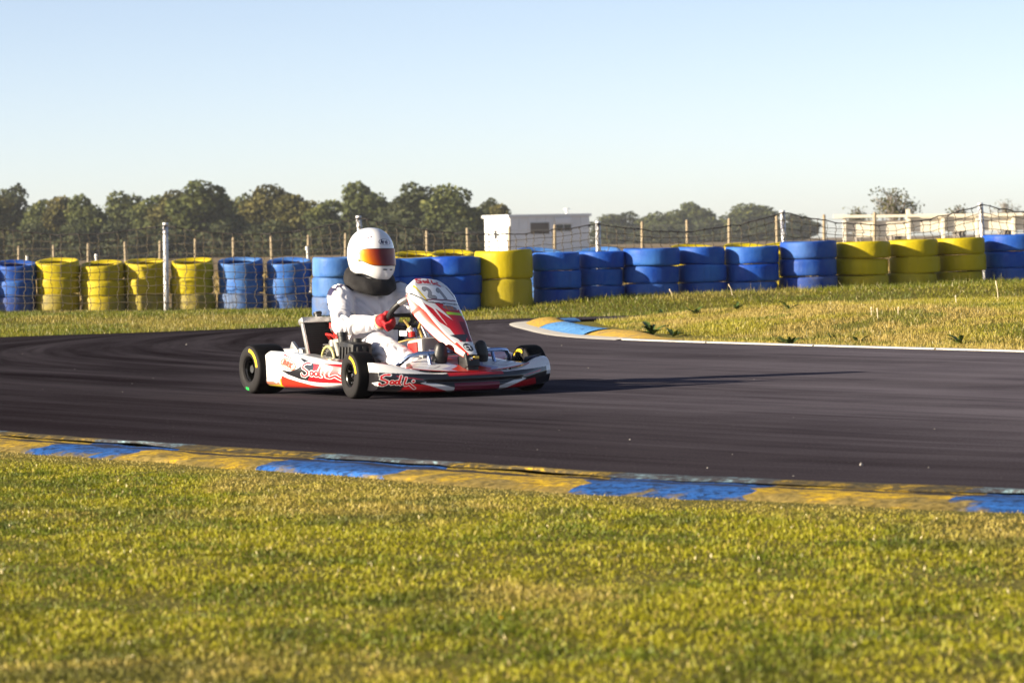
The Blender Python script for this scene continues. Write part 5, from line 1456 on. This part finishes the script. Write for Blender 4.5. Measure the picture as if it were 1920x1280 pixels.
# ---- boots on the pedals
M_boot = dirty('black_boot', (.007, .006, .007), .5, .4, 14, dark=2.2)
for s in (-1, 1):
    b = MB(); an = Vector((.575, s * .135, .115)); limb(b, [an + Vector((-.03, 0, .02)), an + Vector((.035, 0, -.008))], [.052, .050])
    limb(b, [an + Vector((.05, 0, -.035)), Vector((.668, s * .13, .16)), Vector((.690, s * .127, .225)), Vector((.692, s * .125, .262))], [.040, .043, .043, .034])
    bm_ = b.mesh('boot', None); tmp = bpy.data.objects.new('tmp_boot', bm_); COL.objects.link(tmp); m1 = tmp.modifiers.new('r', 'REMESH'); m1.mode = 'VOXEL'; m1.voxel_size = .005; m2 = tmp.modifiers.new('s', 'SMOOTH'); m2.factor = .5; m2.iterations = 6
    dg = bpy.context.evaluated_depsgraph_get(); bt_ = bpy.data.meshes.new_from_object(tmp.evaluated_get(dg)); bt_.name = 'boot'; bpy.data.objects.remove(tmp); bt_.materials.clear(); bt_.materials.append(M_boot); bt_.polygons.foreach_set('use_smooth', np.ones(len(bt_.polygons), bool)); obj('boot', bt_, driver)

# ================================================================== grass, weeds, litter
M_blade = new_mat('grass_blade', .55, spec=.35); t = NT(M_blade)
_c = t.n('Attribute', attribute_name='Col').outputs['Color']; t.set('Base Color', _c)
_tr = t.n('BsdfTranslucent', {'Color': _c}); _mx = t.n('MixShader', {0: .3, 1: t.b.outputs[0], 2: _tr.outputs[0]})
t.t.links.new(_mx.outputs[0], t.t.nodes['Material Output'].inputs[0])


def blades(name, P, h, w, col, seed, segs=2, lean=.55, **props):
    """P (n,3) roots, h heights, w widths, col (n,3)"""
    r = np.random.default_rng(seed); n = len(P)
    a = r.random(n) * 2 * math.pi; face = np.stack([np.cos(a), np.sin(a), 0 * a], -1)
    b = r.random(n) * 2 * math.pi; ln = np.abs(r.normal(0, lean, n)); dirn = np.stack([np.cos(b) * ln, np.sin(b) * ln, np.ones(n)], -1)
    dirn /= np.linalg.norm(dirn, axis=1)[:, None]
    W = (face * (w * .5)[:, None]); Hh = h[:, None]
    tip = P + dirn * Hh + np.stack([np.cos(b), np.sin(b), -.35 * np.ones(n)], -1) * (Hh * (.25 * ln[:, None]))
    if segs == 1:
        V = np.stack([P - W, P + W, tip], 1); Fc = np.arange(3 * n).reshape(n, 3); c = np.repeat(col, 3, 0)
    else:
        mid = P + dirn * Hh * .55
        V = np.stack([P - W, P + W, mid - W * .8, mid + W * .8, tip], 1)
        k = np.arange(n)[:, None] * 5
        Fc = np.concatenate([k + np.array([0, 1, 3]), k + np.array([0, 3, 2]), k + np.array([2, 3, 4])], 1).reshape(-1, 3)
        c = np.repeat(col, 5, 0)
    me = mesh_np(name, V.reshape(-1, 3), Fc, M_blade, False, np.clip(c, 0, 1))
    return obj(name, me, **props)


def pick(x0, x1, y0, y1, n, seed, fr=.172, mg=.25):
    r = np.random.default_rng(seed); X = r.uniform(x0, x1, n); Y = r.uniform(y0, y1, n)
    k = np.abs(X) < fr * Y + mg
    return X[k], Y[k], r


GREEN = np.array([.135, .165, .006]); LIME = np.array([.29, .275, .010]); STRAW = np.array([.48, .36, .095]); BROWN = np.array([.22, .145, .06]); DEEP = np.array([.055, .085, .010]); PALE = np.array([.62, .54, .30])


def mixc(a, b, f): return a * (1 - f)[:, None] + b * f[:, None]


# foreground lawn
X, Y, r = pick(-3.6, 3.4, 5.0, 15.2, 1250000, 1, .172, .75)
Z, A_, B_ = ground_z(X, Y)
edge = .44 + .30 * (fbm(X, Y, 2.2, 3) - .5) * 2
clump = fbm(X, Y, 9, 3); k = (B_ > edge) & (r.random(len(X)) < np.clip(.55 + 1.3 * (clump - .42), .25, 1) * np.clip((B_ - edge) / .35 + .35, 0, 1))
X, Y, Z, B_, clump = X[k], Y[k], Z[k], B_[k], clump[k]; n = len(X)
big = fbm(X, Y * .6, 1.3, 4); mid_ = fbm(X + 40, Y, 4.5, 3)
h = (.0065 + .0085 * r.random(n)**1.3) * (.6 + 1.0 * clump) * (.45 + .55 * smooth(.62, 1.15, B_)) * np.where(r.random(n) < .02, 1.7, 1)
col = mixc(np.tile(LIME, (n, 1)), np.tile(GREEN, (n, 1)), smooth(.42, .68, mid_))
col = mixc(col, np.tile(STRAW * .85, (n, 1)), np.clip(smooth(.46, .66, big) * .7 + (r.random(n) < .14) * .7, 0, 1))
col = mixc(col, np.tile(DEEP, (n, 1)), smooth(.56, .72, fbm(X - 13, Y + 5, 3.1, 3)) * .6)
dry = np.clip(1.15 - (B_ - .52) / .34, 0, 1); col = mixc(col, np.tile(STRAW * .72, (n, 1)), dry * .85)
col = np.where((r.random(n) < .004)[:, None], PALE * 1.3, col) * np.clip(r.normal(1, .15, n), .6, 1.5)[:, None]  # a few extra-bright pale blades painted as glints
blades('lawn_grass', np.stack([X, Y, Z - .012], -1), h, .0030 + .0028 * r.random(n), col * 1.0, 11, 2, 1.5, kind='stuff', label='short yellow-green grass of the foreground', category='grass')

# verge behind the track, left and in front of the tyres
X, Y, r = pick(-9.5, 10.5, 30.8, 43.5, 450000, 2, .172, 2.5)
Z, A_, B_ = ground_z(X, Y)
near_w = fence_y(0) - Y
dens = np.where(X < -2.3, smooth(41.0, 39.6, Y), smooth(40.8, 40.2, Y))
k = (B_ > .02 + .10 * fbm(X, Y, 3, 2)) & (r.random(len(X)) < dens * np.clip(.35 + 1.5 * (fbm(X, Y, 5, 3) - .3), .2, 1)); X, Y, Z, B_ = X[k], Y[k], Z[k], B_[k]; n = len(X)
foot = np.clip(1 - np.abs(Y - (38.0 + .16 * (X + 2))) / 1.4, 0, 1) * (X > -2.6)
h = (.022 + .028 * r.random(n)) * (1 + .9 * foot) * (1 + .5 * smooth(.3, .05, B_)) * np.where(r.random(n) < .03, 1.9, 1)
m_ = fbm(X, Y, 1.6, 3)
col = mixc(np.tile(LIME * .95, (n, 1)), np.tile(GREEN * 1.05, (n, 1)), np.clip(.25 + smooth(.36, .6, m_) + .5 * foot, 0, 1))
col = mixc(col, np.tile(STRAW, (n, 1)), np.clip(.5 * smooth(.52, .7, fbm(X + 9, Y, .9, 3)) + (r.random(n) < .10) * .7, 0, 1))
col = mixc(col, np.tile(DEEP * 1.5, (n, 1)), smooth(.35, .05, B_) * .6)
col = np.where((r.random(n) < .03)[:, None], PALE, col) * np.clip(r.normal(1, .2, n), .5, 1.6)[:, None]
blades('verge_grass', np.stack([X, Y, Z - .012], -1), h, .006 + .005 * r.random(n), col * .72, 12, 1, .5, kind='stuff', label='green grass strip between track and tyre wall', category='grass')

# infield
X, Y, r = pick(.3, 9.5, 15.0, 34.2, 640000, 3, .172, 2.2)
Z, A_, B_ = ground_z(X, Y)
ki, _i = poly_dist(X, Y, INN[::6]); tip = (X < 2.1) & (Y > 26.3)
k = (A_ > .04 + .08 * fbm(X, Y, 4, 2)) & ~(tip & (A_ < .80)) & (r.random(len(X)) < np.clip(.4 + 1.5 * (fbm(X, Y, 4, 3) - .3), .25, 1))
X, Y, Z, A_ = X[k], Y[k], Z[k], A_[k]; n = len(X)
h = (.016 + .026 * r.random(n)) * np.where(r.random(n) < .02, 2.0, 1)
m_ = fbm(X, Y, 1.1, 4)
col = mixc(np.tile(STRAW * .82, (n, 1)), np.tile(LIME * .95, (n, 1)), smooth(.42, .66, m_) * .85)
col = mixc(col, np.tile(GREEN * .8, (n, 1)), np.clip(smooth(.60, .72, fbm(X + 3, Y * .8, 1.9, 3)) * .85, 0, 1))
col = mixc(col, np.tile(STRAW * 1.1, (n, 1)), np.clip(smooth(.5, .1, A_) * .7 + (r.random(n) < .15) * .6, 0, 1))
col = mixc(col, np.tile(GREEN * 1.1, (n, 1)), smooth(31.4, 33.0, Y) * .7)
col = .95 * np.where((r.random(n) < .02)[:, None], PALE, col) * np.clip(r.normal(1, .2, n), .5, 1.6)[:, None]
blades('infield_grass', np.stack([X, Y, Z - .012], -1), h, .005 + .004 * r.random(n), col, 13, 1, .6, kind='stuff', label='dry yellowish grass covering the infield', category='grass')

# dry field weeds beyond the fence
X, Y, r = pick(-20, 26, 44.5, 100, 75000, 4, .18, 3.0)
Z = base_z(X, Y); m_ = fbm(X, Y, .25, 3); rgt = smooth(-1, 8, X)
k = r.random(len(X)) < (.25 + .75 * smooth(.4, .65, m_)); X, Y, Z, m_, rgt = X[k], Y[k], Z[k], m_[k], rgt[k]; n = len(X)
h = (.12 + .22 * r.random(n)) * (.6 + .9 * rgt * smooth(.35, .6, m_) * smooth(60, 85, Y))
col = mixc(np.tile(BROWN, (n, 1)), np.tile(STRAW * .8, (n, 1)), r.random(n)) * np.clip(r.normal(1, .2, n), .5, 1.5)[:, None]
blades('dry_field_grass', np.stack([X, Y, Z - .03], -1), h, .03 + .03 * r.random(n), col * .75, 14, 1, .5, kind='stuff', label='brown dry grass of the field behind the fence', category='grass')


def on_ground(px, py):
    Y = 20.0
    d = at(px, py, 1.0) - np.array([0, 0, EYE])
    for Yq in np.arange(5.5, 39, .04):
        z = EYE + d[2] * Yq
        if z <= float(ground_z(np.array(d[0] * Yq), np.array(Yq))[0]): return np.array([d[0] * Yq, Yq, z])
    return np.array([d[0] * 38, 38.0, .15])


M_weed = dirty('weed_leaf', (.065, .105, .018), .5, .3, 8)


def weed(px, py, size, nl, seed, lab):
    r = np.random.default_rng(seed); p = on_ground(px, py); b = MB()
    for k in range(int(nl * 1.7)):
        a = r.random() * 6.28; L = size * (.35 + .65 * r.random()); up = .35 + 1.1 * r.random(); w = L * (.10 + .06 * r.random())
        d = Vector((math.cos(a), math.sin(a), 0)); s = Vector((-d.y, d.x, 0)); V = []
        for i in range(5):
            u = i / 4; c = d * (L * u) + Vector((0, 0, L * up * (u - .55 * u * u))); ww = w * math.sin(math.pi * min(.98, .12 + u * .88)) * (1 + .25 * math.sin(u * 14 + k))
            V += [c - s * ww + Vector((0, 0, ww * .5)), c, c + s * ww + Vector((0, 0, ww * .5))]
        b.add(V, [f for i in range(4) for f in ([i * 3, i * 3 + 1, i * 3 + 4, i * 3 + 3], [i * 3 + 1, i * 3 + 2, i * 3 + 5, i * 3 + 4])])
    me = mesh_np('weed_plant', b.V, b.F, M_weed, True); obj('weed_plant', me, None, (p[0], p[1], p[2] - .01), label=lab, category='weed', group='broad-leaved weeds on the infield')


for k, a in enumerate([(1222, 628, .20, 13, 'largest dark weed on the infield, right of the kerb tip'), (1262, 629, .15, 9, 'low weed just right of the largest weed'), (1303, 588, .14, 11, 'weed near the back of the infield below the blue tyres'), (1243, 588, .11, 9, 'small weed left of the one at the infield back'),
                       (1381, 579, .12, 9, 'weed at the infield back below the ninth blue stack'), (1481, 646, .16, 12, 'spiky weed rooted at the white edging'), (1612, 640, .11, 12, 'compact round weed near the white edging'), (1800, 645, .13, 9, 'flat weed near the white edging at the right'), (1480, 580, .13, 10, 'spreading weed patch below the tall blue stack'), (1560, 633, .08, 7, 'small faint weed left of the compact round weed')]):
    weed(a[0], a[1], a[2], a[3], 40 + k, a[4])
M_stalk = new_mat('dry_stalk', .7, (.70, .58, .40))
for k, (px, y0, y1, lx, lab) in enumerate([(1872, 560, 526, -4, 'tallest pale dry stalk in front of the blue tyres at the right'), (1634, 590, 575, 0, 'left one of two short dry stalks on the infield'), (1646, 596, 577, -1, 'right one of two short dry stalks on the infield'), (1684, 588, 575, 1, 'short dry stalk right of the two stalks'),
                                           (1793, 568, 553, -1, 'dry stalk left of the tallest stalk'), (1261, 558, 541, -5, 'leaning dry stalk before the seventh blue stack'), (1373, 551, 532, -6, 'leaning dry stalk before the ninth blue stack')]):
    p = on_ground(px, y0); hgt = (y0 - y1) * p[1] / FPX; dx = lx * p[1] / FPX
    b = MB(); b.tube([Vector((0, 0, -.02)), Vector((dx * .4, .01, hgt * .55)), Vector((dx, .0, hgt * .86)), Vector((dx * 1.1, 0, hgt))], [.004, .0035, .007, .003], 5)
    b.obj('dry_stalk', M_stalk, None, True, tuple(p), label=lab, category='stalk', group='pale dry stalks')
# dandelion in the lawn
p = on_ground(940, 1186); b = MB(); b.tube([Vector((0, 0, -.01)), Vector((.002, 0, .03))], .0012, 5); fl = empty('dandelion', tuple(p), label='single yellow dandelion flower in the foreground grass', category='flower')
b.obj('stem', M_weed, fl); b = MB()
for k in range(22):
    a = k * 2.4; rr = .002 + .0085 * (k / 22); d = Vector((math.cos(a), math.sin(a), 0)); s = Vector((-d.y, d.x, 0)) * .0016; b.add([Vector((0, 0, .03)) + s, Vector((0, 0, .03)) - s, d * rr + Vector((0, 0, .036 - .004 * k / 22))], [[0, 1, 2]])
b.obj('petals', new_mat('dandelion_petal', .6, (.85, .62, .01)), fl)
# grit and crumbs of rubber on the track
r = np.random.default_rng(77); GV = []; GF = []
for k in range(45):
    Yq = 11 + 23 * r.random()**1.5; Xq = (r.random() * 2 - 1) * .17 * Yq
    _, a_, b_ = ground_z(np.array(Xq), np.array(Yq))
    if a_ > -.1 or b_ > -.1: continue
    s = .0025 + .005 * r.random()**3; v = r.normal(0, 1, (6, 3)); v /= np.linalg.norm(v, axis=1)[:, None]
    o_ = np.array([[1, 0, 0], [-1, 0, 0], [0, 1, 0], [0, -1, 0], [0, 0, 1], [0, 0, -1]]) * s * (.6 + .8 * r.random((6, 1))); n0 = len(GV)
    GV += [tuple(q + np.array([Xq, Yq, s * .3])) for q in o_]; GF += [[n0 + i for i in f] for f in ([0, 2, 4], [2, 1, 4], [1, 3, 4], [3, 0, 4], [2, 0, 5], [1, 2, 5], [3, 1, 5], [0, 3, 5])]
obj('track_grit', mesh_np('track_grit', GV, GF, dirty('grit', (.26, .24, .23), .8, .8, 3, dark=.1)), kind='stuff', label='grit scattered over the asphalt', category='grit')

# ================================================================== the air over the field
b = MB(); b.box(Vector((0, 775, 8.0)), (3060, 1700, 19.0)); hz = b.mesh('haze', None)
M_hz = bpy.data.materials.new('thin_haze'); M_hz.use_nodes = True; tn = M_hz.node_tree; tn.nodes.remove(tn.nodes['Principled BSDF'])
pv = tn.nodes.new('ShaderNodeVolumePrincipled'); pv.inputs['Color'].default_value = (.86, .90, .96, 1); pv.inputs['Density'].default_value = .00020; pv.inputs['Anisotropy'].default_value = .2
tn.links.new(pv.outputs[0], tn.nodes['Material Output'].inputs['Volume']); hz.materials.append(M_hz)
obj('haze', hz, kind='stuff', label='thin pale haze over the field', category='haze')
